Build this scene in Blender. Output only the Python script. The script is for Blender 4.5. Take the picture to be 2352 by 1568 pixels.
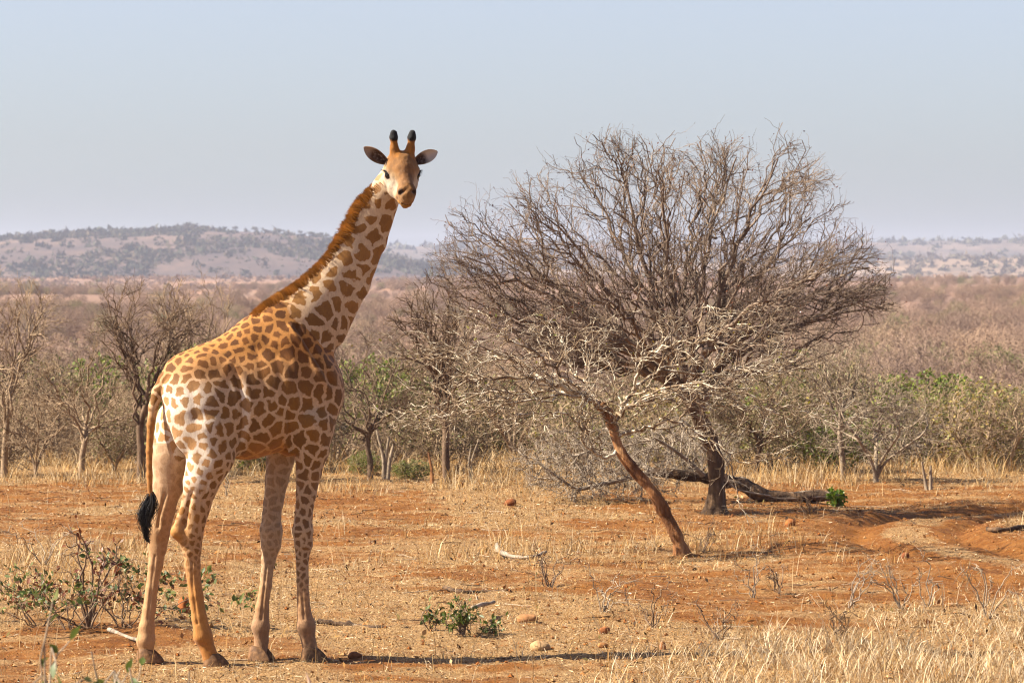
import bpy, math, random
import numpy as np
from mathutils import Vector, Matrix, noise as mnoise, kdtree

random.seed(7)
RNG = np.random.default_rng(7)
scene = bpy.context.scene
for o in list(bpy.data.objects):
    bpy.data.objects.remove(o, do_unlink=True)

# ------------------------------------------------------------------ camera
CAM_H = 3.05          # eye height, from the roof hatch of a vehicle
FPX = 9216.0          # focal length in pixels of a 2352 px wide picture
CX, HORIZON = 1176.0, 640.0
cam_data = bpy.data.cameras.new("camera")
cam = bpy.data.objects.new("camera", cam_data)
scene.collection.objects.link(cam)
cam.location = (0, 0, CAM_H)
cam.rotation_euler = (math.radians(90), 0, 0)
cam_data.sensor_width = 36.0
cam_data.lens = 36.0 * FPX / 2352.0
cam_data.shift_y = -(784.0 - HORIZON) / 2352.0
cam_data.clip_start = 0.5
cam_data.clip_end = 20000
cam_data.dof.use_dof = True
cam_data.dof.focus_distance = 33.0
cam_data.dof.aperture_fstop = 8.0
scene.camera = cam

# ------------------------------------------------------------------ sky, sun, exposure
SUN_EL = math.radians(41)
SUN_AZ = math.radians(263)      # compass-like: 0 = +Y (away), 90 = +X (right), 270 = -X (left)
world = bpy.data.worlds.new("World")
scene.world = world
world.use_nodes = True
wn = world.node_tree
wn.nodes.clear()
w_out = wn.nodes.new("ShaderNodeOutputWorld")
w_bg = wn.nodes.new("ShaderNodeBackground")
w_sky = wn.nodes.new("ShaderNodeTexSky")
w_sky.sky_type = 'NISHITA'
w_sky.sun_disc = False
w_sky.sun_elevation = SUN_EL
w_sky.sun_rotation = SUN_AZ
w_sky.altitude = 300
w_sky.air_density = 0.9
w_sky.dust_density = 2.0
w_sky.ozone_density = 4.5
w_hsv = wn.nodes.new("ShaderNodeHueSaturation")
w_hsv.inputs['Saturation'].default_value = 0.70
w_hsv.inputs['Hue'].default_value = 0.522
wn.links.new(w_sky.outputs[0], w_hsv.inputs['Color'])
wn.links.new(w_hsv.outputs[0], w_bg.inputs[0])
w_bg.inputs[1].default_value = 0.05
wn.links.new(w_bg.outputs[0], w_out.inputs[0])

sun_dir = Vector((math.sin(SUN_AZ) * math.cos(SUN_EL), math.cos(SUN_AZ) * math.cos(SUN_EL), math.sin(SUN_EL)))
sl = bpy.data.lights.new("sun", 'SUN')
sl.energy = 4.3
sl.angle = math.radians(0.5)
sl.color = (1.0, 0.90, 0.75)
so = bpy.data.objects.new("sun", sl)
scene.collection.objects.link(so)
so.location = (-40, 20, 60)
so.rotation_euler = sun_dir.to_track_quat('Z', 'Y').to_euler()

vs = scene.view_settings
vs.view_transform = 'Standard'
vs.look = 'None'
vs.exposure = 1.88
vs.gamma = 1.0
vs.use_curve_mapping = False
cy = scene.cycles
cy.max_bounces = 6
cy.diffuse_bounces = 3
cy.glossy_bounces = 2
cy.transmission_bounces = 3
cy.volume_bounces = 1
cy.use_denoising = True
cy.filter_width = 1.15

COL = scene.collection

# ------------------------------------------------------------------ helpers
def tag(o, label=None, cat=None, group=None, kind=None):
    if label: o["label"] = label
    if cat: o["category"] = cat
    if group: o["group"] = group
    if kind: o["kind"] = kind
    return o

def empty(name, loc, rz=0.0):
    o = bpy.data.objects.new(name, None)
    o.empty_display_size = 0.2
    COL.objects.link(o)
    o.location = loc
    o.rotation_euler = (0, 0, rz)
    return o

def put(name, mesh, mat=None, parent=None, loc=None):
    if mat is not None and not mesh.materials:
        mesh.materials.append(mat)
    o = bpy.data.objects.new(name, mesh)
    COL.objects.link(o)
    if parent is not None: o.parent = parent
    if loc is not None: o.location = loc
    return o

def mk(name, verts, faces, smooth=False, vattr=None):
    """verts (n,3); faces: list of (m,k) int arrays; vattr: {name: (n,) or (n,3)}"""
    me = bpy.data.meshes.new(name)
    verts = np.asarray(verts, dtype=np.float32)
    faces = [np.asarray(f, dtype=np.int32) for f in faces if len(f)]
    me.vertices.add(len(verts))
    me.vertices.foreach_set("co", verts.ravel())
    loops = np.concatenate([f.ravel() for f in faces])
    tot = np.concatenate([np.full(len(f), f.shape[1], dtype=np.int32) for f in faces])
    start = np.concatenate([[0], np.cumsum(tot)[:-1]]).astype(np.int32)
    me.loops.add(len(loops))
    me.loops.foreach_set("vertex_index", loops)
    me.polygons.add(len(tot))
    me.polygons.foreach_set("loop_start", start)
    me.polygons.foreach_set("use_smooth", np.full(len(tot), smooth, dtype=bool))
    if vattr:
        for k, v in vattr.items():
            v = np.asarray(v, dtype=np.float32)
            if v.ndim == 1:
                a = me.attributes.new(k, 'FLOAT', 'POINT'); a.data.foreach_set("value", v)
            else:
                a = me.attributes.new(k, 'FLOAT_COLOR', 'POINT')
                a.data.foreach_set("color", np.concatenate([v, np.ones((len(v), 1), np.float32)], 1).ravel())
    me.update(calc_edges=True)
    return me

_T = RNG.random((64, 256, 256)).astype(np.float32)
def vn(x, y, seed=0):
    x = np.asarray(x, dtype=np.float64); y = np.asarray(y, dtype=np.float64)
    t = _T[seed % 64]
    xi = np.floor(x).astype(np.int64); yi = np.floor(y).astype(np.int64)
    fx = x - xi; fy = y - yi
    fx = fx * fx * (3 - 2 * fx); fy = fy * fy * (3 - 2 * fy)
    a = t[xi & 255, yi & 255]; b = t[(xi + 1) & 255, yi & 255]
    c = t[xi & 255, (yi + 1) & 255]; d = t[(xi + 1) & 255, (yi + 1) & 255]
    return (a * (1 - fx) + b * fx) * (1 - fy) + (c * (1 - fx) + d * fx) * fy
def fbm(x, y, seed=0, oct=4):
    s = 0; a = 0.5; n = 0
    for i in range(oct):
        s = s + a * vn(x * 2 ** i, y * 2 ** i, seed + i); n += a; a *= 0.5
    return s / n
def sstep(a, b, x):
    t = np.clip((x - a) / (b - a), 0, 1)
    return t * t * (3 - 2 * t)

# ---- materials
class NT:
    def __init__(s, name):
        s.m = bpy.data.materials.new(name); s.m.use_nodes = True
        s.t = s.m.node_tree; s.t.nodes.clear()
        s.out = s.n("ShaderNodeOutputMaterial")
        s.b = s.n("ShaderNodeBsdfPrincipled")
        s.t.links.new(s.b.outputs[0], s.out.inputs[0])
        s.b.inputs['Roughness'].default_value = 0.9
        s.b.inputs['Specular IOR Level'].default_value = 0.2
    def n(s, t, **kw):
        nd = s.t.nodes.new(t)
        for k, v in kw.items(): setattr(nd, k, v)
        return nd
    def l(s, a, b): s.t.links.new(a, b)
    def attr(s, name):
        a = s.n("ShaderNodeAttribute"); a.attribute_name = name; return a
    def noise(s, scale, detail=4, rough=0.6, vec=None, dims='3D', dist=0.0):
        n = s.n("ShaderNodeTexNoise"); n.noise_dimensions = dims
        n.inputs['Scale'].default_value = scale; n.inputs['Detail'].default_value = detail
        n.inputs['Roughness'].default_value = rough; n.inputs['Distortion'].default_value = dist
        if vec is not None: s.l(vec, n.inputs['Vector'])
        return n
    def coord(s, scale=(1, 1, 1), out='Object'):
        c = s.n("ShaderNodeTexCoord"); m = s.n("ShaderNodeMapping"); m.inputs['Scale'].default_value = scale
        s.l(c.outputs[out], m.inputs[0]); return m.outputs[0]
    def ramp(s, fac, stops):
        r = s.n("ShaderNodeValToRGB"); e = r.color_ramp.elements
        while len(e) < len(stops): e.new(0.5)
        for el, (p, c) in zip(e, stops):
            el.position = p; el.color = (*c, 1) if len(c) == 3 else c
        s.l(fac, r.inputs[0]); return r.outputs[0]
    def mix(s, fac, a, b, mode='MIX'):
        m = s.n("ShaderNodeMix"); m.data_type = 'RGBA'; m.blend_type = mode
        for sock, v in ((m.inputs[0], fac), (m.inputs[6], a), (m.inputs[7], b)):
            if hasattr(v, 'is_linked'): s.l(v, sock)
            elif isinstance(v, tuple): sock.default_value = (*v, 1)
            else: sock.default_value = v
        return m.outputs[2]
    def math(s, op, a, b=None, c=None):
        m = s.n("ShaderNodeMath"); m.operation = op
        for i, v in enumerate((a, b, c)):
            if v is None: continue
            if hasattr(v, 'is_linked'): s.l(v, m.inputs[i])
            else: m.inputs[i].default_value = v
        return m.outputs[0]
    def color(s, c):
        if hasattr(c, 'is_linked'): s.l(c, s.b.inputs['Base Color'])
        else: s.b.inputs['Base Color'].default_value = (*c, 1)
    def bump(s, h, strength=0.5, dist=0.02):
        b = s.n("ShaderNodeBump"); b.inputs['Strength'].default_value = strength; b.inputs['Distance'].default_value = dist
        s.l(h, b.inputs['Height']); s.l(b.outputs[0], s.b.inputs['Normal'])
    def translucent(s, col, fac):
        t = s.n("ShaderNodeBsdfTranslucent"); mx = s.n("ShaderNodeMixShader")
        if hasattr(col, 'is_linked'): s.l(col, t.inputs[0])
        else: t.inputs[0].default_value = (*col, 1)
        mx.inputs[0].default_value = fac
        s.l(s.b.outputs[0], mx.inputs[1]); s.l(t.outputs[0], mx.inputs[2]); s.l(mx.outputs[0], s.out.inputs[0])

def mat_vcol(name, rough=0.9, trans=0.0, spec=0.15):
    """colour comes from the per-piece attribute 'col'"""
    m = NT(name); a = m.attr("col"); m.color(a.outputs['Color'])
    m.b.inputs['Roughness'].default_value = rough; m.b.inputs['Specular IOR Level'].default_value = spec
    if trans: m.translucent(a.outputs['Color'], trans)
    return m.m

def mat_bark(name, c1, c2, c3=None, scale=6, lichen=None, stretch=0.25, bump=0.6):
    m = NT(name); v = m.coord((1, 1, stretch))
    n1 = m.noise(scale, 6, 0.65, v); col = m.ramp(n1.outputs[0], [(0.3, c1), (0.52, c2), (0.72, c3 or c2)])
    if lichen:
        v2 = m.coord((1, 1, 1)); n2 = m.noise(9, 4, 0.7, v2)
        f = m.ramp(n2.outputs[0], [(lichen[1], (0, 0, 0)), (lichen[1] + 0.08, (1, 1, 1))])
        col = m.mix(f, col, lichen[0])
    m.color(col)
    n3 = m.noise(scale * 4, 5, 0.7, v); m.bump(n3.outputs[0], bump, 0.03)
    return m.m

# ------------------------------------------------------------------ ground shape
TRACK = np.array([(8.5, 36.0), (6.6, 40.0), (5.3, 43.2), (4.75, 46.5), (4.9, 49.5), (5.9, 52.0), (8.0, 54.0), (13.0, 56.0)])
def _cat(P, n):
    out = []
    for i in range(1, len(P) - 2):
        for t in np.linspace(0, 1, n, endpoint=False):
            a, b, c, d = P[i - 1], P[i], P[i + 1], P[i + 2]
            out.append(0.5 * ((2 * b) + (-a + c) * t + (2 * a - 5 * b + 4 * c - d) * t * t + (-a + 3 * b - 3 * c + d) * t ** 3))
    out.append(P[-2]); return np.array(out)
_TR = _cat(np.vstack([TRACK[0] * 2 - TRACK[1], TRACK, TRACK[-1] * 2 - TRACK[-2]]), 16)
def track_d(x, y):
    x = np.asarray(x, float); y = np.asarray(y, float)
    d = np.full(x.shape, 1e9)
    for p in _TR: d = np.minimum(d, (x - p[0]) ** 2 + (y - p[1]) ** 2)
    return np.sqrt(d)

def gz_far(x, y):
    z = -1.9 * sstep(62, 105, y) + 1.3 * sstep(230, 900, y) + 2.0 * sstep(900, 2400, y)
    z = z + (fbm(x * 0.008, y * 0.004, 40, 3) - 0.5) * 9.0 * sstep(150, 600, y)
    z = z + (fbm(x * 0.03, y * 0.02, 44, 3) - 0.5) * 1.4 * sstep(90, 300, y)
    return z
def gz(x, y, with_track=True):
    x = np.asarray(x, float); y = np.asarray(y, float)
    z = (fbm(x * 0.22, y * 0.16, 3, 2) - 0.5) * 0.16
    # level where the animal stands
    z = z * (1 - 0.85 * np.exp(-(((x + 2.2) / 2.0) ** 2 + ((y - 32) / 2.2) ** 2)))
    z = z + (fbm(x * 1.3, y * 1.1, 8, 3) - 0.5) * 0.10
    z = z + (fbm(x * 6.0, y * 5.0, 13, 3) - 0.5) * 0.06
    if with_track:
        d = track_d(x, y)
        z = z - 0.05 * (1 - sstep(0.6, 1.3, d)) - 0.075 * np.exp(-((d - 0.62) / 0.17) ** 2) + 0.02 * np.exp(-((d - 1.2) / 0.3) ** 2)
        # a washed-out bank beside the track
        z = z - 0.09 * np.exp(-(((x - 4.2) / 0.75) ** 2 + ((y - 48.6) / 1.0) ** 2))
    z = z + gz_far(x, y)
    return z
def gz1(x, y): return float(gz(np.array([x]), np.array([y]))[0])

def at(px, py):
    """ground point seen at picture position (2352 x 1568)"""
    Y = FPX * CAM_H / (py - HORIZON)
    for _ in range(6):
        X = (px - CX) / FPX * Y
        Y = FPX * (CAM_H - gz1(X, Y)) / (py - HORIZON)
    return Vector(((px - CX) / FPX * Y, Y, gz1((px - CX) / FPX * Y, Y)))

def straw_mask(x, y):
    """0..1: how much dry grass covers the soil"""
    d = fbm(x * 0.45, y * 0.30, 20, 4)
    m = sstep(0.44, 0.60, d) * 0.85
    m = np.maximum(m, 1.0 * sstep(0.2, 1.4, x + (y - 31.5) * -0.55 + (d - 0.5) * 2.2) * (1 - sstep(36.5, 39.5, y + (d - .5) * 6)))   # lower right
    m = np.maximum(m, sstep(58.0, 60.5, y + (d - .5) * 6))                                            # rim of the clearing
    m = np.maximum(m, 0.8 * (1 - sstep(-4.2, -3.2, x + (d - .5) * 1.5)) * sstep(35, 37, y) * (1 - sstep(44, 50, y)))
    m = np.maximum(m, 0.85 * np.exp(-(((x - 0.1) / 1.6) ** 2 + ((y - 45.5) / 2.6) ** 2)))
    td_ = track_d(x, y); m = np.maximum(m * sstep(0.75, 1.2, td_), 0.55 * (1 - sstep(0.2, 0.38, td_)))
    return np.clip(m, 0, 1)

# near ground, real relief; track split off as its own object
X0, X1, Y0, Y1, RES = -12.0, 13.0, 22.0, 74.0, 0.065
nx, ny = int((X1 - X0) / RES) + 1, int((Y1 - Y0) / RES) + 1
gx_, gy_ = np.meshgrid(np.linspace(X0, X1, nx), np.linspace(Y0, Y1, ny), indexing='ij')
zz = gz(gx_, gy_)
rim = np.minimum(np.minimum(gx_ - X0, X1 - gx_), np.minimum(gy_ - Y0, Y1 - gy_))
zz = zz - 0.5 * (1 - sstep(0, 1.2, rim))
tdist = track_d(gx_, gy_)
straw = straw_mask(gx_, gy_)
idx = np.arange(nx * ny).reshape(nx, ny)
quads = np.stack([idx[:-1, :-1], idx[1:, :-1], idx[1:, 1:], idx[:-1, 1:]], -1).reshape(-1, 4)
qd = tdist[:-1, :-1].ravel()
V = np.stack([gx_.ravel(), gy_.ravel(), zz.ravel()], 1)

def soil_mat():
    m = NT("red_soil")
    v = m.coord()
    st = m.attr("straw").outputs['Fac']; tr = m.attr("bare").outputs['Fac']
    n1 = m.noise(1.1, 6, 0.65, v)
    n2 = m.noise(9.0, 6, 0.7, v)
    n3 = m.noise(55.0, 4, 0.7, v)
    soil = m.ramp(n1.outputs[0], [(0.30, (0.135, 0.047, 0.014)), (0.50, (0.235, 0.092, 0.028)), (0.72, (0.33, 0.150, 0.052))])
    soil = m.mix(m.ramp(n2.outputs[0], [(0.42, (0, 0, 0)), (0.68, (1, 1, 1))]), soil, (0.34, 0.165, 0.062))
    litter = m.ramp(n3.outputs[0], [(0.30, (0.12, 0.056, 0.022)), (0.5, (0.40, 0.245, 0.115)), (0.68, (0.66, 0.47, 0.275))])
    vb = m.coord((0.55, 1.6, 1)); nb = m.noise(1.0, 5, 0.6, vb)
    f = m.math('ADD', m.math('MULTIPLY', st, 0.55), m.math('MULTIPLY', n2.outputs[0], 0.6))
    f = m.math('ADD', f, m.math('MULTIPLY', m.math('SUBTRACT', nb.outputs[0], 0.5), 2.2))
    f = m.math('ADD', f, 0.08)
    f = m.math('ADD', f, m.math('MULTIPLY', n3.outputs[0], 0.5))
    f = m.math('SUBTRACT', f, m.math('MULTIPLY', tr, 0.5))
    f = m.ramp(f, [(0.60, (0, 0, 0)), (1.05, (1, 1, 1))])
    c = m.mix(f, soil, litter)
    m.color(c)
    h = m.math('ADD', m.math('MULTIPLY', n2.outputs[0], 1.0), m.math('MULTIPLY', n3.outputs[0], 0.45))
    m.bump(h, 1.0, 0.07)
    return m.m
M_SOIL = soil_mat()
bare = (1 - sstep(0.75, 1.2, tdist)) * sstep(0.22, 0.42, tdist)
def sub(mask, name):
    f = quads[mask]; u, inv = np.unique(f, return_inverse=True)
    return mk(name, V[u], [inv.reshape(-1, 4)], True, {"straw": straw.ravel()[u], "bare": bare.ravel()[u]})
on = qd < 1.05
tag(put("ground", sub(~on, "ground"), M_SOIL), "red soil clearing strewn with dry straw", "ground", kind="structure")
tag(put("dirt_track", sub(on, "dirt_track"), M_SOIL), "worn red dirt track curving past the trees", "track", kind="structure")

# far plain, one coarse sheet that dips under the near ground
ys = np.concatenate([np.linspace(-150, 60, 22), np.linspace(66, 300, 60), np.linspace(310, 1500, 90), np.linspace(1530, 6500, 80)])
xs = np.concatenate([np.linspace(-3000, -700, 14), np.linspace(-640, 640, 150), np.linspace(700, 3000, 14)])
fx, fy = np.meshgrid(xs, ys, indexing='ij')
fz = gz_far(fx, fy)
inside = (fx > X0 - 12) & (fx < X1 + 12) & (fy > Y0 - 12) & (fy < Y1 - 1.0)
fz = np.where(inside, -0.9, fz - 0.12)
idx = np.arange(fx.size).reshape(fx.shape)
q = np.stack([idx[:-1, :-1], idx[1:, :-1], idx[1:, 1:], idx[:-1, 1:]], -1).reshape(-1, 4)
def plain_mat():
    m = NT("plain_soil"); v = m.coord((0.012, 0.005, 0.01))
    n1 = m.noise(1.0, 8, 0.62, v); v2 = m.coord((0.1, 0.05, 0.1)); n2 = m.noise(1.5, 5, 0.7, v2)
    c = m.ramp(n1.outputs[0], [(0.34, (0.19, 0.12, 0.09)), (0.5, (0.28, 0.175, 0.125)), (0.6, (0.38, 0.22, 0.14)), (0.68, (0.50, 0.34, 0.22))])
    c = m.mix(m.ramp(n2.outputs[0], [(0.4, (0, 0, 0)), (0.7, (0.8, 0.8, 0.8))]), c, (0.20, 0.14, 0.10))
    m.color(c); return m.m
tag(put("plain", mk("plain", np.stack([fx.ravel(), fy.ravel(), fz.ravel()], 1), [q], True), plain_mat()),
    "wide dry plain reaching to the hills", "plain", kind="structure")

# ------------------------------------------------------------------ hills
def hill(name, ridge_pts, Yridge, Ybase, wid, seed, label, mat, gully=6.0):
    rp = np.array(ridge_pts, float)
    rx = (rp[:, 0] - CX) / FPX * Yridge
    rz = CAM_H + (HORIZON - rp[:, 1]) / FPX * Yridge
    xs = np.linspace(-wid, wid, 260); ts = np.linspace(0, 1.7, 110)
    X, T = np.meshgrid(xs, ts, indexing='ij')
    Yb = Ybase + (Yridge - Ybase) * T
    top = np.interp(X, rx, rz)
    prof = np.where(T <= 1, np.sin(np.clip(T, 0, 1) * math.pi / 2) ** 1.25, np.cos((T - 1) / 0.7 * math.pi / 2) ** 0.8)
    prof = np.nan_to_num(prof)
    Z = -3 + (top + 3) * prof
    Z = Z + (fbm(X * 0.012, Yb * 0.006, seed, 4) - 0.5) * gully * np.sin(np.clip(T, 0, 1) * math.pi) + (fbm(X * .06, Yb * .03, seed + 5, 3) - .5) * 1.6 * prof
    idx = np.arange(X.size).reshape(X.shape)
    q = np.stack([idx[:-1, :-1], idx[1:, :-1], idx[1:, 1:], idx[:-1, 1:]], -1).reshape(-1, 4)
    o = put(name, mk(name, np.stack([X.ravel(), Yb.ravel(), Z.ravel()], 1), [q], True), mat)
    tag(o, label, "hill", kind="structure")
    def zat(x, y):
        t = (y - Ybase) / (Yridge - Ybase)
        tp = np.interp(x, rx, rz)
        pr = np.where(t <= 1, np.sin(np.clip(t, 0, 1) * math.pi / 2) ** 1.25, np.nan_to_num(np.cos((np.clip(t, 1, 1.7) - 1) / 0.7 * math.pi / 2)) ** 0.8)
        return -3 + (tp + 3) * pr + (fbm(x * 0.012, y * 0.006, seed, 4) - 0.5) * gully * np.sin(np.clip(t, 0, 1) * math.pi) + (fbm(x * .06, y * .03, seed + 5, 3) - .5) * 1.6 * pr
    return o, zat
def hill_mat(name, a, b, c):
    m = NT(name); v = m.coord((0.02, 0.006, 0.03)); n = m.noise(1.0, 8, 0.65, v)
    v2 = m.coord((0.12, 0.04, 0.12)); n2 = m.noise(1.0, 6, 0.7, v2)
    col = m.ramp(n.outputs[0], [(0.36, a), (0.5, b), (0.66, c)])
    col = m.mix(m.ramp(n2.outputs[0], [(0.45, (0, 0, 0)), (0.7, (0.7, 0.7, 0.7))]), col, a)
    m.color(col); return m.m
HL = [(-900, 600), (-300, 575), (0, 553), (100, 546), (200, 541), (260, 536), (330, 536), (430, 529), (500, 532), (600, 535), (700, 541), (760, 549), (820, 566), (900, 590), (1000, 612), (1150, 640), (1300, 652), (3400, 656)]
HF = [(-1500, 600), (0, 600), (600, 580), (800, 568), (880, 566), (960, 567), (1050, 562), (1200, 560), (1400, 559), (1600, 562), (1800, 558), (1950, 557), (2050, 558), (2150, 554), (2250, 552), (2352, 550), (2700, 545), (3500, 575)]
HM = [(-1500, 652), (300, 650), (900, 640), (1100, 618), (1500, 610), (1900, 600), (2100, 596), (2352, 592), (2700, 590), (3500, 620)]
h_left, z_left = hill("hill_left", HL, 3000, 2250, 760, 30, "long hill dotted with dark bushes behind the neck of the giraffe",
                      hill_mat("hill_grass", (0.065, 0.048, 0.042), (0.115, 0.08, 0.062), (0.20, 0.135, 0.095)))
h_far, z_far = hill("hill_far", HF, 4700, 3900, 1250, 33, "faint far ridge on the skyline behind the bare trees",
                    hill_mat("far_hill_grass", (0.07, 0.06, 0.05), (0.12, 0.092, 0.072), (0.19, 0.14, 0.105)))
h_mid, z_mid = hill("hill_middle", HM, 3500, 2700, 950, 36, "pale low slope below the far ridge",
                    hill_mat("mid_hill_grass", (0.14, 0.105, 0.075), (0.24, 0.17, 0.115), (0.34, 0.245, 0.165)), gully=3.0)

# ------------------------------------------------------------------ leafy clumps as clouds of small faces (far bush)
def cloud(cen, rad, hgt, n_per, col, size=0.42, colvar=0.25):
    """one little cloud of triangles for every (cen, rad, hgt); per-clump colour"""
    n = len(cen)
    k = n_per
    d = RNG.normal(size=(n, k, 3)); d /= np.linalg.norm(d, axis=2, keepdims=True)
    r = RNG.random((n, k, 1)) ** 0.45
    p = d * r
    p[..., 2] = np.abs(p[..., 2]) * 1.0
    P = p * np.stack([rad, rad, hgt], 1)[:, None, :] + cen[:, None, :]
    sz = (size * np.minimum(rad, hgt))[:, None, None] * (0.6 + 0.8 * RNG.random((n, k, 1)))
    tri = P[:, :, None, :] + RNG.normal(size=(n, k, 3, 3)) * sz[..., None]
    c = np.repeat(col[:, None, :], k, 1) * (1 + (RNG.random((n, k, 1)) - 0.5) * 2 * colvar)
    c = np.repeat(c[:, :, None, :], 3, 2)
    tri = tri.reshape(-1, 3)
    return tri, c.reshape(-1, 3)
def cloud_obj(name, parts, mat, label, cat):
    v = np.concatenate([p[0] for p in parts]); c = np.concatenate([p[1] for p in parts])
    f = np.arange(len(v)).reshape(-1, 3)
    return tag(put(name, mk(name, v, [f], False, {"col": np.clip(c, 0.005, 1)}), mat), label, cat, kind="stuff")
M_FAR = mat_vcol("far_scrub", 1.0, 0.12, 0.05)
def pal(n, cols, w=None):
    cols = np.array(cols); return cols[RNG.choice(len(cols), n, p=w)]

# hill bush
def hill_pts(n, zf, Yr, Yb, xr, thr, seed, sx, sy):
    x = RNG.uniform(-xr, xr, n); y = RNG.uniform(Yb + 40, Yr + 30, n)
    m = fbm(x * sx, y * sy, seed, 4)
    keep = RNG.random(n) < np.clip((m - thr) * 6, 0.10, 1)
    x, y = x[keep], y[keep]
    return np.stack([x, y, zf(x, y) - 0.3], 1)
parts = []
P = hill_pts(24000, z_left, 3000, 2250, 480, 0.46, 50, 0.012, 0.0045); n = len(P)
s = 0.8 + 2.2 * RNG.random(n) ** 2.5
parts.append(cloud(P, s * 1.2, s * 1.4, 16, pal(n, [(0.055, 0.06, 0.04), (0.075, 0.075, 0.05), (0.11, 0.09, 0.06)])))
cloud_obj("hill_scrub", parts, M_FAR, "dark bushes scattered over the long hill", "scrub")
parts = []
P = hill_pts(5000, z_far, 4700, 3900, 640, 0.47, 52, 0.015, 0.006); n = len(P); s = 1.6 + 3 * RNG.random(n) ** 2
parts.append(cloud(P, s * 1.3, s * 1.3, 18, pal(n, [(0.085, 0.085, 0.055), (0.12, 0.11, 0.07)])))
P = hill_pts(3600, z_mid, 3500, 2700, 520, 0.52, 54, 0.02, 0.006); n = len(P); s = 1.2 + 2.4 * RNG.random(n) ** 2
parts.append(cloud(P, s * 1.3, s * 1.3, 18, pal(n, [(0.12, 0.105, 0.07), (0.15, 0.12, 0.085)])))
cloud_obj("ridge_scrub", parts, M_FAR, "faint bushes over the far ridge and pale slope", "scrub")

# scrub of the plain
def plain_pts(n, ya, yb, thr, seed):
    u = RNG.random(n); y = ya * (yb / ya) ** u
    x = RNG.uniform(-0.175, 0.175, n) * y
    m = fbm(x * 0.03, y * 0.008, seed, 4)
    keep = RNG.random(n) < np.clip((m - thr) * 7, 0.04, 1)
    x, y = x[keep], y[keep]
    return np.stack([x, y, gz_far(x, y) - 0.2], 1)
parts = []
PLCOL = [(0.25, 0.17, 0.135), (0.31, 0.215, 0.165), (0.21, 0.155, 0.125), (0.36, 0.25, 0.18), (0.17, 0.155, 0.08)]
P = plain_pts(6500, 1300, 2500, 0.36, 60); n = len(P); s = 0.8 + 1.0 * RNG.random(n) ** 1.5
parts.append(cloud(P, s * 1.6, s * 1.25, 40, pal(n, PLCOL, [.28, .25, .2, .2, .07]), 0.2))
cloud_obj("plain_scrub", parts, M_FAR, "grey brown leafless scrub covering the plain", "scrub")

# ------------------------------------------------------------------ branching
def grow(seed_poly, attr, D, di, dk, iters, jit, seed=0, drift=(0, 0, 0), inertia=0.0, focus=None, radial=0.0):
    """space colonisation. seed_poly: list of (list of points, parent spec None|(poly,idx)) -> pos, par"""
    rg = np.random.default_rng(seed)
    pos, par = [], []
    starts = []
    for pts, link in seed_poly:
        ids = []
        for i, p in enumerate(pts):
            if i == 0 and link is not None:
                ids.append(starts[link[0]][link[1]]); continue
            par.append(ids[-1] if ids else -1); pos.append(np.array(p, float)); ids.append(len(pos) - 1)
        starts.append(ids)
    pos = np.array(pos); par = list(par)
    nfix = len(pos)
    cap = 40000
    POS = np.zeros((cap, 3)); POS[:len(pos)] = pos; N = len(pos)
    A = np.array(attr, float)
    d = np.linalg.norm(A[:, None] - POS[None, :N], axis=2); nearest = d.argmin(1); nd = d.min(1)
    nch = np.zeros(cap, int)
    DIR = np.zeros((cap, 3))
    for i_ in range(N):
        if par[i_] >= 0:
            w_ = POS[i_] - POS[par[i_]]; DIR[i_] = w_ / (np.linalg.norm(w_) + 1e-9)
    drift = np.array(drift, float)
    for it in range(iters):
        if len(A) == 0: break
        act = nd < di
        if not act.any(): act = nd <= nd.min() + D
        ids = nearest[act]
        vec = A[act] - POS[ids]; vec /= np.linalg.norm(vec, axis=1, keepdims=True) + 1e-9
        acc = np.zeros((N, 3)); np.add.at(acc, ids, vec)
        u = np.unique(ids); u = u[nch[u] < 3]
        if len(u) == 0: break
        dr = acc[u]; dr /= np.linalg.norm(dr, axis=1, keepdims=True) + 1e-9
        dr = dr + rg.normal(size=dr.shape) * jit + drift + DIR[u] * inertia * np.where(nch[u] == 0, 1.0, 0.25)[:, None]
        if focus is not None:
            rv = POS[u] - focus; dr = dr + radial * rv / (np.linalg.norm(rv, axis=1, keepdims=True) + 1e-9)
        dr /= np.linalg.norm(dr, axis=1, keepdims=True) + 1e-9
        new = POS[u] + dr * D
        m = len(new)
        if N + m > cap: break
        POS[N:N + m] = new; DIR[N:N + m] = dr; par.extend(u.tolist()); nch[u] += 1
        dn = np.linalg.norm(A[:, None] - new[None], axis=2); j = dn.argmin(1); v = dn[np.arange(len(A)), j]
        b = v < nd; nd[b] = v[b]; nearest[b] = N + j[b]
        N += m
        keep = nd > dk
        A, nd, nearest = A[keep], nd[keep], nearest[keep]
    return POS[:N].copy(), np.array(par), nfix

def radii(par, r0, e, fixed_r=None):
    n = len(par); acc = np.zeros(n); r = np.zeros(n)
    for i in range(n - 1, -1, -1):
        r[i] = r0 if acc[i] == 0 else acc[i] ** (1 / e)
        if par[i] >= 0: acc[par[i]] += r[i] ** e
    return r

def chains(par, r):
    n = len(par); ch = [[] for _ in range(n)]
    for i, p in enumerate(par):
        if p >= 0: ch[p].append(i)
    out = []; stack = [(i, None) for i in range(n) if par[i] < 0]
    while stack:
        s, frm = stack.pop()
        c = [] if frm is None else [frm]
        cur = s
        while True:
            c.append(cur)
            k = ch[cur]
            if not k: break
            m = max(k, key=lambda a: r[a])
            for a in k:
                if a != m: stack.append((a, cur))
            cur = m
        out.append((c, frm is not None))
    return out

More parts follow.
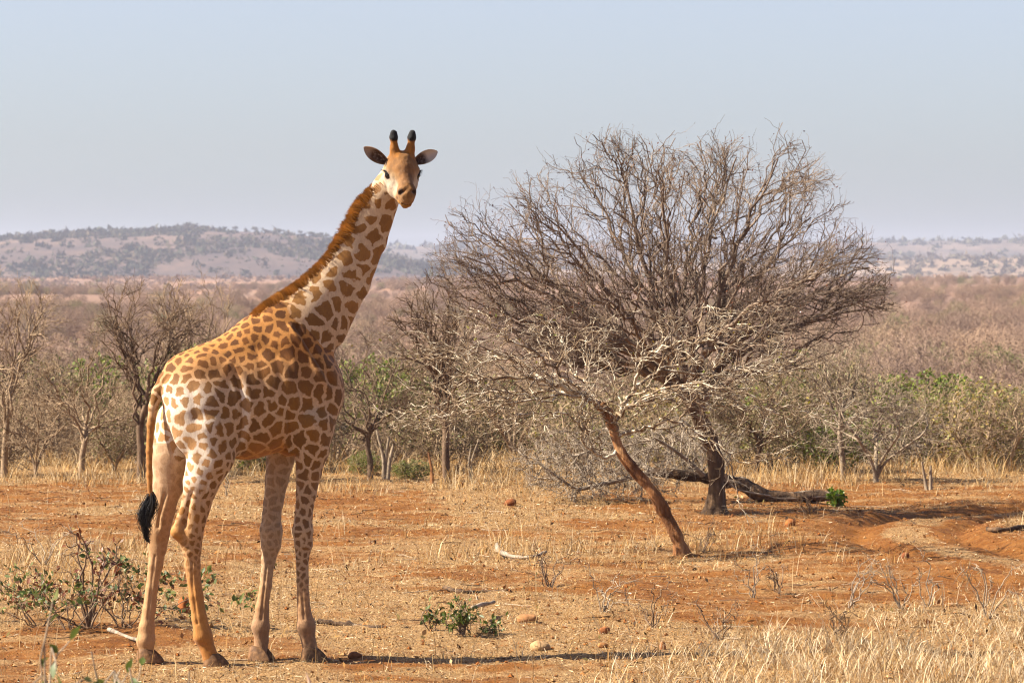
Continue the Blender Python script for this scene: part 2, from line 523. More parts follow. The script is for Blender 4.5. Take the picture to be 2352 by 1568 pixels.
def tube_mesh(name, runs, sides, vcol=None):
    """runs: list of (points (k,3), radii (k,)) -> one mesh"""
    runs = [r for r in runs if len(r[0]) > 1]
    Pp = np.concatenate([r[0] for r in runs]); R = np.concatenate([r[1] for r in runs])
    lens = np.array([len(r[0]) for r in runs]); st = np.concatenate([[0], np.cumsum(lens)[:-1]])
    n = len(Pp); first = np.zeros(n, bool); first[st] = True; last = np.zeros(n, bool); last[st + lens - 1] = True
    nxt = np.arange(n) + 1; nxt[last] = np.arange(n)[last]; prv = np.arange(n) - 1; prv[first] = np.arange(n)[first]
    T = Pp[nxt] - Pp[prv]; T /= np.linalg.norm(T, axis=1, keepdims=True) + 1e-9
    mean = Pp[st + lens - 1] - Pp[st]; ax = np.abs(mean).argmin(1); ref = np.eye(3)[ax]; ref = np.repeat(ref, lens, 0)
    B = np.cross(T, ref); ln = np.linalg.norm(B, axis=1, keepdims=True); B = np.where(ln > 1e-4, B / (ln + 1e-9), np.array([[1, 0, 0]])); Nn = np.cross(B, T)
    a = np.arange(sides) / sides * 2 * math.pi
    ring = Pp[:, None] + R[:, None, None] * (np.cos(a)[None, :, None] * B[:, None] + np.sin(a)[None, :, None] * Nn[:, None])
    v = ring.reshape(-1, 3)
    i = np.arange(n)[~last]; j = np.arange(sides); j2 = (j + 1) % sides
    f = np.stack([i[:, None] * sides + j, i[:, None] * sides + j2, (i[:, None] + 1) * sides + j2, (i[:, None] + 1) * sides + j], -1).reshape(-1, 4)
    at_ = None
    if vcol is not None: at_ = {"col": np.repeat(np.concatenate(vcol), sides, 0)}
    return mk(name, v, [f], True, at_)

def tree_runs(pos, par, r, thr):
    thick, thin = [], []
    for c, linked in chains(par, r):
        pts = pos[c]; rr = r[c].copy()
        if linked: rr[0] = min(rr[0], rr[1] * 1.25)
        k = len(c)
        big = rr > thr
        if big[min(1, k - 1)]:
            e = int(np.argmin(big)) if not big.all() else k
            e = max(e, 2)
            thick.append((pts[:e + 1] if e < k else pts, rr[:e + 1] if e < k else rr))
            if e < k - 0: thin.append((pts[e - 1 if e > 0 else 0:], rr[e - 1 if e > 0 else 0:] * 1.0))
        else:
            thin.append((pts, rr))
    return thick, thin

def twigs(pos, par, r, rmax, n, ln, rad, seed, up=0.25, spread=0.8):
    """short straight side twigs on thin branches"""
    rg = np.random.default_rng(seed)
    cand = np.where((r < rmax) & (par >= 0))[0]
    if len(cand) == 0: return []
    pick = rg.choice(cand, n)
    T = pos[pick] - pos[par[pick]]; T /= np.linalg.norm(T, axis=1, keepdims=True) + 1e-9
    d = T + rg.normal(size=T.shape) * spread + np.array([0, 0, up]); d /= np.linalg.norm(d, axis=1, keepdims=True)
    L = ln * (0.4 + rg.random(n))
    mid = pos[pick] + d * (L * 0.5)[:, None] + rg.normal(size=d.shape) * (L * 0.07)[:, None]
    end = mid + (d + rg.normal(size=d.shape) * 0.35) * (L * 0.5)[:, None]
    return [(np.array([pos[k], mm, ee]), np.array([rad, rad * 0.8, rad * 0.45])) for k, mm, ee in zip(pick, mid, end)]

def ellipsoid_pts(n, c, rad, rg, lo=0.0, p=0.5):
    d = rg.normal(size=(n, 3)); d /= np.linalg.norm(d, axis=1, keepdims=True)
    r = lo + (1 - lo) * rg.random((n, 1)) ** p
    return np.array(c) + d * r * np.array(rad)

def smooth_pts(pos, par, nfix, jit, rg):
    p = pos.copy()
    ok = np.where(par >= 0)[0]; ok = ok[ok >= nfix]
    p[ok] = 0.5 * pos[ok] + 0.5 * pos[par[ok]]
    p[ok] += 0.5 * (pos[ok] - p[ok])
    p[ok] += rg.normal(size=(len(ok), 3)) * jit
    return p

def polyl(pts, n=6):
    P = np.array(pts, float); P = np.vstack([P[0] * 2 - P[1], P, P[-1] * 2 - P[-2]])
    return _cat(P, n)

def leaf_quads(pts, size, rg, up=0.3, aspect=0.5):
    """small diamond leaves, one mesh"""
    n = len(pts)
    d = rg.normal(size=(n, 3)) + np.array([0, 0, up]); d /= np.linalg.norm(d, axis=1, keepdims=True)
    b = np.cross(d, rg.normal(size=(n, 3))); b /= np.linalg.norm(b, axis=1, keepdims=True) + 1e-9
    L = (size * (0.6 + 0.8 * rg.random(n)))[:, None]
    v = np.stack([pts, pts + d * L * 0.5 + b * L * aspect * 0.5, pts + d * L, pts + d * L * 0.5 - b * L * aspect * 0.5], 1)
    return v.reshape(-1, 3)

def bark_tube(name, path, rad, sides=22, rough=0.16, flare=0.0, seed=0, sub=4):
    """trunk with fissured bark and lobed root flare as real relief"""
    P = polyl(path, sub); t = np.linspace(0, 1, len(P)); R = np.interp(t, np.linspace(0, 1, len(rad)), rad)
    T = np.gradient(P, axis=0); T /= np.linalg.norm(T, axis=1, keepdims=True)
    ref = np.array([0., 1., 0.]); B = np.cross(T, ref); B /= np.linalg.norm(B, axis=1, keepdims=True); Nn = np.cross(B, T)
    s = np.concatenate([[0], np.cumsum(np.linalg.norm(np.diff(P, axis=0), axis=1))])
    v = np.zeros((len(P), sides, 3))
    for j in range(sides):
        a = 2 * math.pi * j / sides
        for i in range(len(P)):
            n1 = mnoise.noise(Vector((math.cos(a) * 3.2 + seed, math.sin(a) * 3.2, s[i] * 2.2))); n2 = mnoise.noise(Vector((math.cos(a) * 7 + seed, math.sin(a) * 7, s[i] * 5.0)))
            n3 = mnoise.noise(Vector((math.cos(a) * .9, math.sin(a) * .9 + seed, s[i] * 3.0)))
            k = 1 + rough * (1.1 * n1 - 0.9 * abs(n2)) + 0.22 * n3 * rough / 0.16
            k += flare * math.exp(-s[i] / 0.11) * (0.6 + 0.7 * max(0, math.sin(a * 2.5 + seed)))
            v[i, j] = P[i] + R[i] * k * (math.cos(a) * B[i] + math.sin(a) * Nn[i])
    i = np.arange(len(P) - 1); j = np.arange(sides); j2 = (j + 1) % sides
    f = np.stack([i[:, None] * sides + j, i[:, None] * sides + j2, (i[:, None] + 1) * sides + j2, (i[:, None] + 1) * sides + j], -1).reshape(-1, 4)
    return mk(name, v.reshape(-1, 3), [f], True)
# ---- fan-like branching: every branch runs on from its parent towards a target further out
def bez(P, d0, T, n, wob, rg):
    L = np.linalg.norm(T - P); C = P + d0 * L * 0.42
    t = np.linspace(0, 1, n)[:, None]
    pts = (1 - t) ** 2 * P + 2 * t * (1 - t) * C + t ** 2 * T
    w = rg.normal(size=(n, 3)) * wob * L; w[0] = 0; w[-1] *= 0.5
    return pts + w
def fan(mains, levels, retarget, rg, wob=0.012, tmin=0.22):
    """mains: list of (pts, radii); levels: [(children, n_pts, r0, r1)] -> list per level of (pts, radii)
    retarget(q, d, level, rg): end point of a branch that leaves q while its parent heads along d"""
    out = []; cur = list(mains)
    for lv, (nc, npt, r0, r1) in enumerate(levels):
        nxt = []
        for p, r in cur:
            sgn_ = rg.normal(size=3)
            for c in range(nc):
                f = tmin + (0.97 - tmin) * (c + rg.random()) / nc
                x = f * (len(p) - 1); i = min(int(x), len(p) - 2); q = p[i] + (p[i + 1] - p[i]) * (x - i)
                d0 = p[i + 1] - p[i]; d0 = d0 / (np.linalg.norm(d0) + 1e-9)
                T2 = retarget(q, d0, lv, rg)
                if T2 is None or np.linalg.norm(T2 - q) < 0.03: continue
                dd = (T2 - q) / np.linalg.norm(T2 - q) + d0 * 0.5; dd /= np.linalg.norm(dd)
                b = bez(q, dd, T2, npt, wob, rg); rp = r[i] * 0.75
                nxt.append((b, np.linspace(min(r0, rp), min(r1, rp * 0.6), npt)))
        out.append(nxt); cur = nxt
    return out
def swerve(d, ang, rg, extra=None):
    """direction d turned by about ang, plus a pull"""
    v = rg.normal(size=3); v -= d * v.dot(d); v /= np.linalg.norm(v) + 1e-9
    o = d + v * math.tan(ang)
    if extra is not None: o = o / np.linalg.norm(o) + extra
    return o / np.linalg.norm(o)

# ------------------------------------------------------------------ bark and leaf materials
M_BARK_DARK = mat_bark("dark_bark", (0.045, 0.028, 0.018), (0.12, 0.075, 0.045), (0.24, 0.155, 0.095), 9)
M_TWIG = mat_bark("brown_twigs", (0.08, 0.056, 0.042), (0.20, 0.147, 0.110), (0.45, 0.36, 0.275), 4, stretch=0.6, bump=0.2)
M_BARK_RED = mat_bark("red_peeling_bark", (0.07, 0.03, 0.016), (0.30, 0.145, 0.07), (0.52, 0.31, 0.17), 8, stretch=0.12, bump=1.0)
M_LICHEN = mat_bark("lichen_branches", (0.09, 0.055, 0.035), (0.24, 0.175, 0.115), (0.36, 0.27, 0.18), 6, lichen=((0.62, 0.55, 0.43), 0.505), stretch=0.8, bump=0.4)
M_DEAD = mat_bark("grey_dead_wood", (0.14, 0.11, 0.085), (0.34, 0.275, 0.21), (0.55, 0.47, 0.38), 7, stretch=0.4)
M_CHAR = mat_bark("weathered_log", (0.028, 0.02, 0.015), (0.11, 0.07, 0.045), (0.30, 0.185, 0.105), 7, stretch=0.6, bump=1.0)
M_BG_BARK = mat_bark("bush_bark", (0.17, 0.122, 0.082), (0.33, 0.24, 0.16), (0.50, 0.375, 0.255), 6, stretch=0.5, bump=0.3)
M_PALE_BARK = mat_bark("pale_bark", (0.16, 0.12, 0.085), (0.33, 0.26, 0.19), (0.55, 0.46, 0.35), 6, stretch=0.5, bump=0.3)
M_LEAF = mat_vcol("leaves", 0.55, 0.25, 0.35)
M_BUD = mat_vcol("dry_buds", 0.9, 0.1)
# ------------------------------------------------------------------ the wide bare tree
def place(name, at_, label, cat, group=None, rz=0.0):
    o = empty(name, at_, rz); return tag(o, label, cat, group)

def bud_mesh(name, pts, size, cols, seed):
    rg = np.random.default_rng(seed)
    v = leaf_quads(pts, size, rg, 0.2, 0.55); c = np.array(cols)[rg.integers(0, len(cols), len(pts))] * (0.7 + 0.6 * rg.random((len(pts), 1)))
    return mk(name, v, [np.arange(len(v)).reshape(-1, 4)], False, {"col": np.repeat(c, 4, 0)})

rg = np.random.default_rng(11)
base = at(1645, 1182)
S = base.y / FPX                       # metres per picture pixel at that distance
def tp(px, py, dy=0.0): return np.array([(px - 1645) * S, dy, (1182 - py) * S])
trunk = polyl([tp(1645, 1190), tp(1646, 1120), tp(1642, 1050), tp(1620, 990), tp(1592, 930), tp(1565, 880)], 5)
FOC = tp(1575, 905)
RR = np.array([(0, 200), (10, 300), (22, 502), (36, 526), (47, 548), (53, 615), (60, 612), (69, 622), (78, 622), (90, 612)], float)
RL = np.array([(0, 180), (10, 300), (20, 560), (27, 655), (42, 655), (49, 655), (60, 645), (69, 632), (81, 608), (90, 612)], float)
def dome(d):
    """distance from the fork to the outline of the crown in direction d"""
    h = math.hypot(d[0], d[1]); el = math.degrees(math.atan2(d[2], h)); c = 0.5 - 0.5 * d[0] / (h + 1e-9)
    return ((1 - c) * np.interp(el, RR[:, 0], RR[:, 1]) + c * np.interp(el, RL[:, 0], RL[:, 1])) * S * 1.055 * (1 - 0.12 * abs(d[1]) / (h + 1e-9))
def dome_pt(d, f):
    d = np.array(d, float); d[2] = max(d[2], 0.10 * math.hypot(d[0], d[1])); d /= np.linalg.norm(d)
    lump = 0.90 + 0.16 * (mnoise.noise(Vector(d) * 4.2) * .5 + .5)
    return FOC + d * dome(d) * f * lump
def retarget(q, d, lv, rg):
    rad = q - FOC; rl = np.linalg.norm(rad); rad = rad / (rl + 1e-9)
    o = swerve(d, math.radians((42, 44, 48, 50)[lv]) * rg.uniform(.5, 1.3), rg, rad * (.42, .30, .22, .15)[lv] + np.array([0, 0, .03]))
    L = (rg.uniform(.7, 1.0) * 2.2, rg.uniform(.35, 1.0) * 1.0, rg.uniform(.2, .48), rg.uniform(.09, .22))[lv]
    e = q + o * L; dd = e - FOC; dl = np.linalg.norm(dd); dn = dd / dl
    if dn[2] < 0.05: return None
    lim = dome(dn) * (0.94 + 0.12 * (mnoise.noise(Vector(dn) * 4.2) * .5 + .5)) * rg.uniform(.93, 1.03)
    if dl > lim:
        L2 = L * (1 - (dl - lim) / L); 
        if L2 < (.25, .15, .10, .05)[lv]: return None
        e = q + o * L2
    dd = e - FOC; dl = np.linalg.norm(dd)
    if dl > dome(dd / dl) * 1.07: return None
    return e
prim_dirs = [(-1.0, -.2, .42), (-1.0, .35, .75), (-.75, -.6, .95), (-.45, .25, 1.0), (-.12, -.35, 1.0), (.12, .5, 1.0), (.38, -.2, 1.0), (.7, .35, .95), (.85, -.45, .75), (1.0, .2, .45), (1.0, -.35, .22),
             (-.7, .9, .6), (-.5, -.95, .55), (.4, .95, .6), (.45, -.95, .55), (-1.0, .05, .20), (-1, 0, .32), (-.9, -.3, .56), (.9, .1, .62), (-.28, -.1, 1.0), (.22, .15, 1.0)]
mains, tgts = [], []
for d in prim_dirs:
    T = dome_pt(d, rg.uniform(.88, .98)); k = rg.integers(len(trunk) - 9, len(trunk)); P0 = trunk[k]
    d0 = (trunk[k] - trunk[k - 1]); d0 = d0 / np.linalg.norm(d0) * 0.7 + (T - P0) / np.linalg.norm(T - P0)
    d0 /= np.linalg.norm(d0)
    p = bez(P0, d0, T, 18, 0.010, rg); mains.append((p, np.linspace(0.060 * rg.uniform(.75, 1.1), 0.009, 18) ** 1.0)); tgts.append(T)
lv = fan(mains, [(7, 12, 0.020, 0.0054), (7, 9, 0.0100, 0.0038), (4, 7, 0.0052, 0.0025), (3, 4, 0.0038, 0.0016)], retarget, rg, 0.026, 0.16)
big = place("bare_tree", base, "wide umbrella shaped leafless tree with upright trunk", "tree")
rt = np.interp(np.linspace(0, 1, len(trunk)), [0, .12, .3, .7, 1], [0.165, 0.128, 0.115, 0.105, 0.07]); rt = rt * (1 + 0.05 * rg.normal(size=len(rt)))
put("trunk", bark_tube("big_trunk", trunk, rt * 0.92, 24, 0.17, 0.45, 3.0, 5), M_BARK_DARK, big)
crown = put("crown", tube_mesh("big_crown", lv[0] + lv[1], 5), M_TWIG, big)
for mm in mains: put("limb", tube_mesh("big_limb", [mm], 8), M_TWIG, crown)
put("twigs", tube_mesh("big_twigs", lv[2] + lv[3], 3), M_TWIG, crown)["kind"] = "stuff"
ends = np.array([r_[0][-1] for r_ in lv[3]]); ends = ends[ends[:, 2] > FOC[2] + 1.0]
bp = ends[rg.integers(0, len(ends), 3600)] + rg.normal(size=(3600, 3)) * 0.008
put("seed_pods", bud_mesh("big_pods", bp, 0.026, [(0.13, 0.045, 0.03), (0.20, 0.085, 0.05), (0.10, 0.055, 0.035)], 2), M_BUD, crown)["kind"] = "stuff"

# ------------------------------------------------------------------ the crooked tree in front of it
rg = np.random.default_rng(21)
base = at(1562, 1272)
S2 = base.y / FPX
def tq(px, py, dy=0.0): return np.array([(px - 1562) * S2, dy, (1272 - py) * S2])
tr = polyl([tq(1570, 1290), tq(1556, 1235), tq(1530, 1185), tq(1497, 1125), tq(1455, 1078), tq(1424, 1035), tq(1408, 985)], 5)
main_pl = [
    ([tr[-2], tq(1395, 950, -.03), tq(1370, 925, -.05), tq(1330, 903, -.12), tq(1270, 880, -.2), tq(1200, 866, -.28), tq(1120, 866, -.35), tq(1040, 885, -.4)], .058, .010),
    ([tr[-1], tq(1425, 945, .1), tq(1455, 897, .2), tq(1520, 852, .25), tq(1590, 815, .2), tq(1612, 735, .1), tq(1622, 700, .1)], .034, .010),
    ([tr[-6], tq(1385, 1050, -.1), tq(1335, 1010, -.3), tq(1335, 975, -.35), tq(1290, 945, -.5), tq(1240, 950, -.6)], .026, .008),
    ([tr[-3], tq(1470, 985, -.25), tq(1540, 965, -.5), tq(1610, 995, -.65), tq(1680, 1045, -.75), tq(1715, 1060, -.8)], .026, .008),
    ([tq(1330, 903, -.12), tq(1285, 850, -.5), tq(1225, 805, -.8), tq(1165, 775, -.9), tq(1130, 710, -.95)], .026, .008),
    ([tq(1375, 930, -.05), tq(1345, 880, .3), tq(1300, 835, .7), tq(1290, 775, .9)], .028, .008),
    ([tq(1455, 897, .2), tq(1470, 840, -.2), tq(1520, 795, -.5), tq(1620, 785, -.6), tq(1730, 790, -.6)], .024, .007),
    ([tq(1520, 852, .25), tq(1620, 862, .4), tq(1720, 848, .5), tq(1800, 840, .5)], .022, .007),
    ([tq(1395, 950, -.03), tq(1350, 915, -.6), tq(1250, 905, -1.0), tq(1120, 930, -1.1), tq(1000, 950, -1.1)], .026, .007),
    ([tq(1270, 880, -.2), tq(1180, 830, .2), tq(1090, 815, .4), tq(1010, 830, .5)], .022, .007),
    ([tq(1425, 945, .1), tq(1500, 920, .7), tq(1600, 930, 1.0), tq(1740, 950, 1.1)], .024, .007),
    ([tq(1330, 903, -.12), tq(1240, 900, .3), tq(1130, 905, .5), tq(1020, 930, .6), tq(960, 955, .6)], .022, .007),
    ([tr[-1], tq(1440, 930, -.4), tq(1560, 880, -.8), tq(1700, 900, -1.0), tq(1800, 960, -1.0)], .024, .007),
]
mains, tgts = [], []
for pl, ra_, rb_ in main_pl:
    p = polyl(pl, 6); p[1:] += rg.normal(size=(len(p) - 1, 3)) * 0.016
    mains.append((p, np.linspace(ra_ * (1 if len(mains) == 0 else .8), rb_ * .85, len(p)))); tgts.append(p[-1])
def retq(q, d, lv, rg):
    o = swerve(d, math.radians((42, 45, 50)[lv]) * rg.uniform(.6, 1.3), rg, np.array([0, 0, (.10, .12, .1)[lv]])); o[2] *= .8
    e = q + o * (rg.uniform(.45, 1.25), rg.uniform(.18, .50), rg.uniform(.06, .18))[lv]
    if e[2] > (1272 - 700) * S2: e[2] = (1272 - 700) * S2 - rg.random() * .25
    return e
lv = fan(mains, [(10, 11, 0.0115, 0.0046), (5, 7, 0.0066, 0.0032), (4, 4, 0.0044, 0.0020)], retq, rg, 0.026, 0.18)
crk = place("crooked_tree", base, "crooked leaning tree with red bark and pale lichen covered branches", "tree")
rt = np.interp(np.linspace(0, 1, len(tr)), [0, .08, .2, .6, 1], [0.135, 0.098, 0.082, 0.076, 0.060]) * (1 + 0.06 * rg.normal(size=len(tr)))
put("trunk", bark_tube("crooked_trunk", np.vstack([tr, mains[0][0][2:14]]), np.concatenate([rt * .84, mains[0][1][2:14] * 1.03]), 22, 0.20, 0.5, 7.0, 4), M_BARK_RED, crk)
crown = put("crown", tube_mesh("crooked_crown", lv[0] + lv[1], 5), M_LICHEN, crk)
for mm in mains: put("limb", tube_mesh("crooked_limb", [mm], 7), M_LICHEN, crown)
put("twigs", tube_mesh("crooked_twigs", lv[2], 3), M_LICHEN, crown)["kind"] = "stuff"
ends = np.array([r_[0][-1] for r_ in lv[2]])
lp = ends[rg.integers(0, len(ends), 520)] + rg.normal(size=(520, 3)) * 0.03
sel = np.array([mnoise.noise(Vector(p) * 1.6) > 0.10 for p in lp]); lp = lp[sel]
put("leaves", bud_mesh("crooked_leaves", lp, 0.04, [(0.24, 0.22, 0.04), (0.16, 0.18, 0.04), (0.30, 0.23, 0.07)], 3), M_LEAF, crown)["kind"] = "stuff"

# ------------------------------------------------------------------ the fallen tree behind
rg = np.random.default_rng(31)
base = at(1880, 1155)
S3 = base.y / FPX
def tf(px, py, dy=0.0): return np.array([(px - 1880) * S3, dy, (1155 - py) * S3])
log = polyl([tf(1925, 1140), tf(1880, 1138), tf(1800, 1142), tf(1740, 1132), tf(1700, 1108), tf(1640, 1100), tf(1575, 1090), tf(1500, 1082)], 4)
limbs = [(log, None), (polyl([log[-1], tf(1420, 1100, -.2), tf(1330, 1120, -.3)], 4), (0, -1)), (polyl([log[-1], tf(1440, 1050, .3), tf(1360, 1040, .5)], 4), (0, -1)),
         (polyl([log[-8], tf(1560, 1040, -.4), tf(1500, 1000, -.6)], 4), (0, -8)), (polyl([log[8], tf(1690, 1120, -.3), tf(1660, 1085, -.45)], 3), (0, 8))]
A = np.vstack([ellipsoid_pts(1500, tf(1390, 1065), (1.40, 1.1, 0.55), rg, 0.1, 0.6), ellipsoid_pts(450, tf(1570, 1020), (0.8, 0.9, 0.5), rg, 0.1, 0.6)])
A = A[A[:, 2] > -0.02]
pos, par, nf = grow(limbs, A, 0.08, 0.7, 0.13, 60, 0.25, 13, inertia=0.7)
pos = smooth_pts(pos, par, nf, 0.014, rg)
r = radii(par, 0.0058, 2.3); r[:len(log)] = np.interp(np.linspace(0, 1, len(log)), [0, 0.1, 0.45, 1], [0.05, 0.07, 0.10, 0.06]) * (1 + 0.12 * rg.normal(size=len(log)))
for _i in range(len(log), len(r)): r[_i] = min(r[_i], 0.04)
fal = place("fallen_tree", base, "fallen dead tree with dark log and grey branches behind the trunks", "tree")
thick, thin = tree_runs(pos, par, r, 0.045)
put("log", bark_tube("fallen_log", log, r[:len(log)], 18, 0.22, 0, 5.0, 3), M_CHAR, fal)
if len(thick) > 1: thin = thin + [t_ for t_ in thick if t_[1][1] < 0.06]
cr = put("branches", tube_mesh("fallen_branches", thin, 4), M_DEAD, fal)
put("twigs", tube_mesh("fallen_twigs", twigs(pos, par, r, 0.012, 3600, 0.17, 0.004, 5, 0.1, 0.7), 3), M_DEAD, cr)["kind"] = "stuff"

# ------------------------------------------------------------------ bush and tree kinds for the wood behind the clearing
def make_kind(seed, H, W, form, r_tip=0.007, n_attr=760, n_leaf=0, leafcols=(), leaf=0.05, n_tw=1500):
    """returns (trunk mesh, crown mesh, leaves mesh or None) for a tree of unit placement, base at the origin"""
    rg = np.random.default_rng(seed)
    if form == 'tree':
        lean = rg.normal() * 0.15
        t = polyl([(0, 0, -0.1), (lean * .3 + rg.normal() * .015, 0, H * .14), (lean * .8 + rg.normal() * .03, rg.normal() * .03, H * .28), (lean * 1.2 + rg.normal() * .04, 0, H * .40)], 5)
        F_ = t[-1]; cen = np.array([lean * 1.2, 0, H * .46])
        def ret(q, d, lv_, rg):
            o = swerve(d, math.radians((38, 40, 45)[lv_]) * rg.uniform(.6, 1.25), rg, np.array([0, 0, .03]))
            L = H * (rg.uniform(.16, .36), rg.uniform(.08, .18), rg.uniform(.035, .08))[lv_]; e = q + o * L
            v = (e - cen) / np.array([W * .5, W * .5, H * .54]); l = np.linalg.norm(v)
            lim = 0.9 + 0.25 * (mnoise.noise(Vector(v / (l + 1e-9)) * 2.6 + Vector((seed, 0, 0))) + .3)
            if l > lim:
                e = q + o * L * max(0, 1 - (l - lim) * 1.2)
            return e
        mains, tg_ = [], []
        for i in range(8):
            a_ = i * 2.4 + rg.random(); el_ = rg.uniform(.0, 1.15); d = np.array([math.cos(a_) * math.cos(el_), math.sin(a_) * math.cos(el_), math.sin(el_)])
            T = cen + d * np.array([W * .5, W * .5, H * .54]) * rg.uniform(.8, 1.0); k_ = rg.integers(len(t) - 8, len(t)); d0 = (T - t[k_]) / np.linalg.norm(T - t[k_]) + np.array([0, 0, .2]); d0 /= np.linalg.norm(d0)
            p = bez(t[k_], d0, T, 12, 0.022, rg); mains.append((p, np.linspace(H * .0095, r_tip * 1.1, 12))); tg_.append(T)
        lv_ = fan(mains, [(6, 8, r_tip * 1.7, r_tip * .85), (5, 6, r_tip * 1.05, r_tip * .6), (4, 4, r_tip * .75, r_tip * .4)], ret, rg, 0.025)
        tm = tube_mesh("kind_trunk", [(t, np.linspace(H * .023, H * .015, len(t)))] + mains, 6)
        return tm, tube_mesh("kind_crown", lv_[0] + lv_[1] + lv_[2], 3), None
    elif form == 'multi':
        limbs = [(polyl([(0, 0, -0.1), (0, 0, .08)], 3), None)]
        for i in range(5):
            a = rg.random() * 6.28; q = 0.15 + .25 * rg.random()
            limbs.append((polyl([limbs[0][0][-1], (math.cos(a) * q * .5 * W * .5, math.sin(a) * q * .5 * W * .5, H * .22), (math.cos(a) * q * W, math.sin(a) * q * W, H * .48)], 4), (0, -1)))
        A = ellipsoid_pts(n_attr, (0, 0, H * .58), (W * .5, W * .5, H * .43), rg, 0.2, 0.6)
    else:   # bush, twiggy to the ground
        limbs = [(polyl([(0, 0, -0.1), (0, 0, .05)], 3), None)]
        for i in range(7):
            a = rg.random() * 6.28; q = 0.2 + .3 * rg.random()
            limbs.append((polyl([limbs[0][0][-1], (math.cos(a) * q * .4 * W, math.sin(a) * q * .4 * W, H * .15), (math.cos(a) * q * W * .8, math.sin(a) * q * W * .8, H * .35)], 3), (0, -1)))
        A = ellipsoid_pts(n_attr, (0, 0, H * .48), (W * .5, W * .5, H * .52), rg, 0.1, 0.6)
        A = A[A[:, 2] > 0.05]
    D = 0.055 * (W + H) / 2 * 0.8
    pos, par, nf = grow(limbs, A, D, D * 8, D * 1.35, 60, 0.20, seed, inertia=0.8)
    pos = smooth_pts(pos, par, nf, D * 0.09, rg)
    r = radii(par, r_tip, 2.75)
    cap = 0.026 * H
    r = np.minimum(r, cap)
    thick, thin = tree_runs(pos, par, r, max(0.019, r_tip * 2.4))
    tm = tube_mesh("kind_trunk", thick if thick else thin[:1], 7)
    if n_tw: thin = thin + twigs(pos, par, r, r_tip * 1.8, n_tw, D * 1.9, r_tip * 0.7, seed, 0.2, 0.8)
    cm = tube_mesh("kind_crown", thin, 3)
    lm = None
    if n_leaf:
        fine = pos[r < r_tip * 1.7]
        lp = fine[rg.integers(0, len(fine), n_leaf)] + rg.normal(size=(n_leaf, 3)) * D * 0.55
        lm = bud_mesh("kind_leaves", lp, leaf, leafcols, seed)
    return tm, cm, lm
OLIVE = [(0.20, 0.185, 0.07), (0.26, 0.215, 0.095), (0.15, 0.15, 0.06), (0.31, 0.24, 0.125)]
GREEN = [(0.19, 0.235, 0.045), (0.26, 0.27, 0.06), (0.13, 0.165, 0.04)]
YELL = [(0.34, 0.26, 0.07), (0.26, 0.22, 0.06), (0.38, 0.27, 0.10), (0.2, 0.2, 0.06)]
KIND = {
    'bare_a': make_kind(1, 3.0, 2.6, 'tree', 0.008), 'bare_b': make_kind(2, 3.0, 2.3, 'tree', 0.008), 'bare_c': make_kind(3, 2.8, 2.8, 'multi', 0.008),
    'bare_d': make_kind(4, 3.0, 2.2, 'tree', 0.0085), 'olive_a': make_kind(5, 2.4, 2.4, 'multi', 0.009, n_leaf=1700, leafcols=OLIVE, leaf=0.075),
    'olive_b': make_kind(6, 2.2, 2.6, 'bush', 0.008, n_leaf=2300, leafcols=OLIVE, leaf=0.075), 'green': make_kind(7, 2.0, 2.4, 'bush', 0.008, n_leaf=4800, leafcols=GREEN, leaf=0.08),
    'yellow': make_kind(8, 2.2, 2.3, 'bush', 0.008, n_leaf=1900, leafcols=YELL, leaf=0.07), 'twig_a': make_kind(9, 1.7, 2.2, 'bush', 0.008, n_tw=1500), 'twig_b': make_kind(10, 1.6, 2.0, 'bush', 0.008, n_tw=1500),
}
KSIZE = {'bare_a': (3.0, 2.6), 'bare_b': (3.0, 2.3), 'bare_c': (2.8, 2.8), 'bare_d': (3.0, 2.2), 'olive_a': (2.4, 2.4), 'olive_b': (2.2, 2.6), 'green': (2.0, 2.4), 'yellow': (2.2, 2.3), 'twig_a': (1.7, 2.2), 'twig_b': (1.6, 2.0)}
_matcache = {}
def kmesh(kind, which, mat):
    key = (kind, which, mat.name)
    if key not in _matcache:
        me = KIND[kind][which].copy(); me.materials.clear(); me.materials.append(mat); _matcache[key] = me
    return _matcache[key]
def wood_plant(name, kind, loc, H, W, rz, label, cat, group, bark=None):
    bark = bark or M_BG_BARK
    o = empty(name, loc, rz); kh, kw = KSIZE[kind]
    o.scale = (W / kw, W / kw, H / kh)
    tag(o, label, cat, group)
    put("trunk" if kind not in ('twig_a', 'twig_b', 'olive_b', 'green', 'yellow') else "stems", kmesh(kind, 0, bark), None, o)
    put("crown", kmesh(kind, 1, bark), None, o)
    if KIND[kind][2]: put("leaves", kmesh(kind, 2, M_LEAF), None, o)["kind"] = "stuff"
    return o
def wood_at(name, kind, px, py, top, wpx, label, cat, group, bark=None, rz=None):
    p = at(px, py); k = p.y / FPX
    return wood_plant(name, kind, p, (py - top) * k, wpx * k, rz if rz is not None else random.random() * 6.28, label, cat, group, bark)
M_BROWN = mat_bark("brown_bark", (0.07, 0.045, 0.03), (0.16, 0.108, 0.072), (0.32, 0.23, 0.155), 6, stretch=0.5, bump=0.4)
GB = "leafless trees at the rim of the clearing"
wood_at("bare_tree", 'bare_a', 8, 1098, 640, 330, "forked bare tree with pale limbs next to the small many stemmed tree", "tree", GB, None, 0.4)
wood_at("bare_tree", 'bare_b', 188, 1100, 770, 270, "slender bare tree with brown trunk between two forked bare trees", "tree", GB, None, 1.0)
wood_at("bare_tree", 'bare_d', 322, 1108, 655, 330, "dark trunked bare tree rising behind the tail of the giraffe", "tree", GB, M_BROWN, 2.2)
wood_at("bare_tree", 'bare_a', 455, 1086, 640, 320, "bare tree spreading behind the back of the giraffe", "tree", GB, None, 3.4)
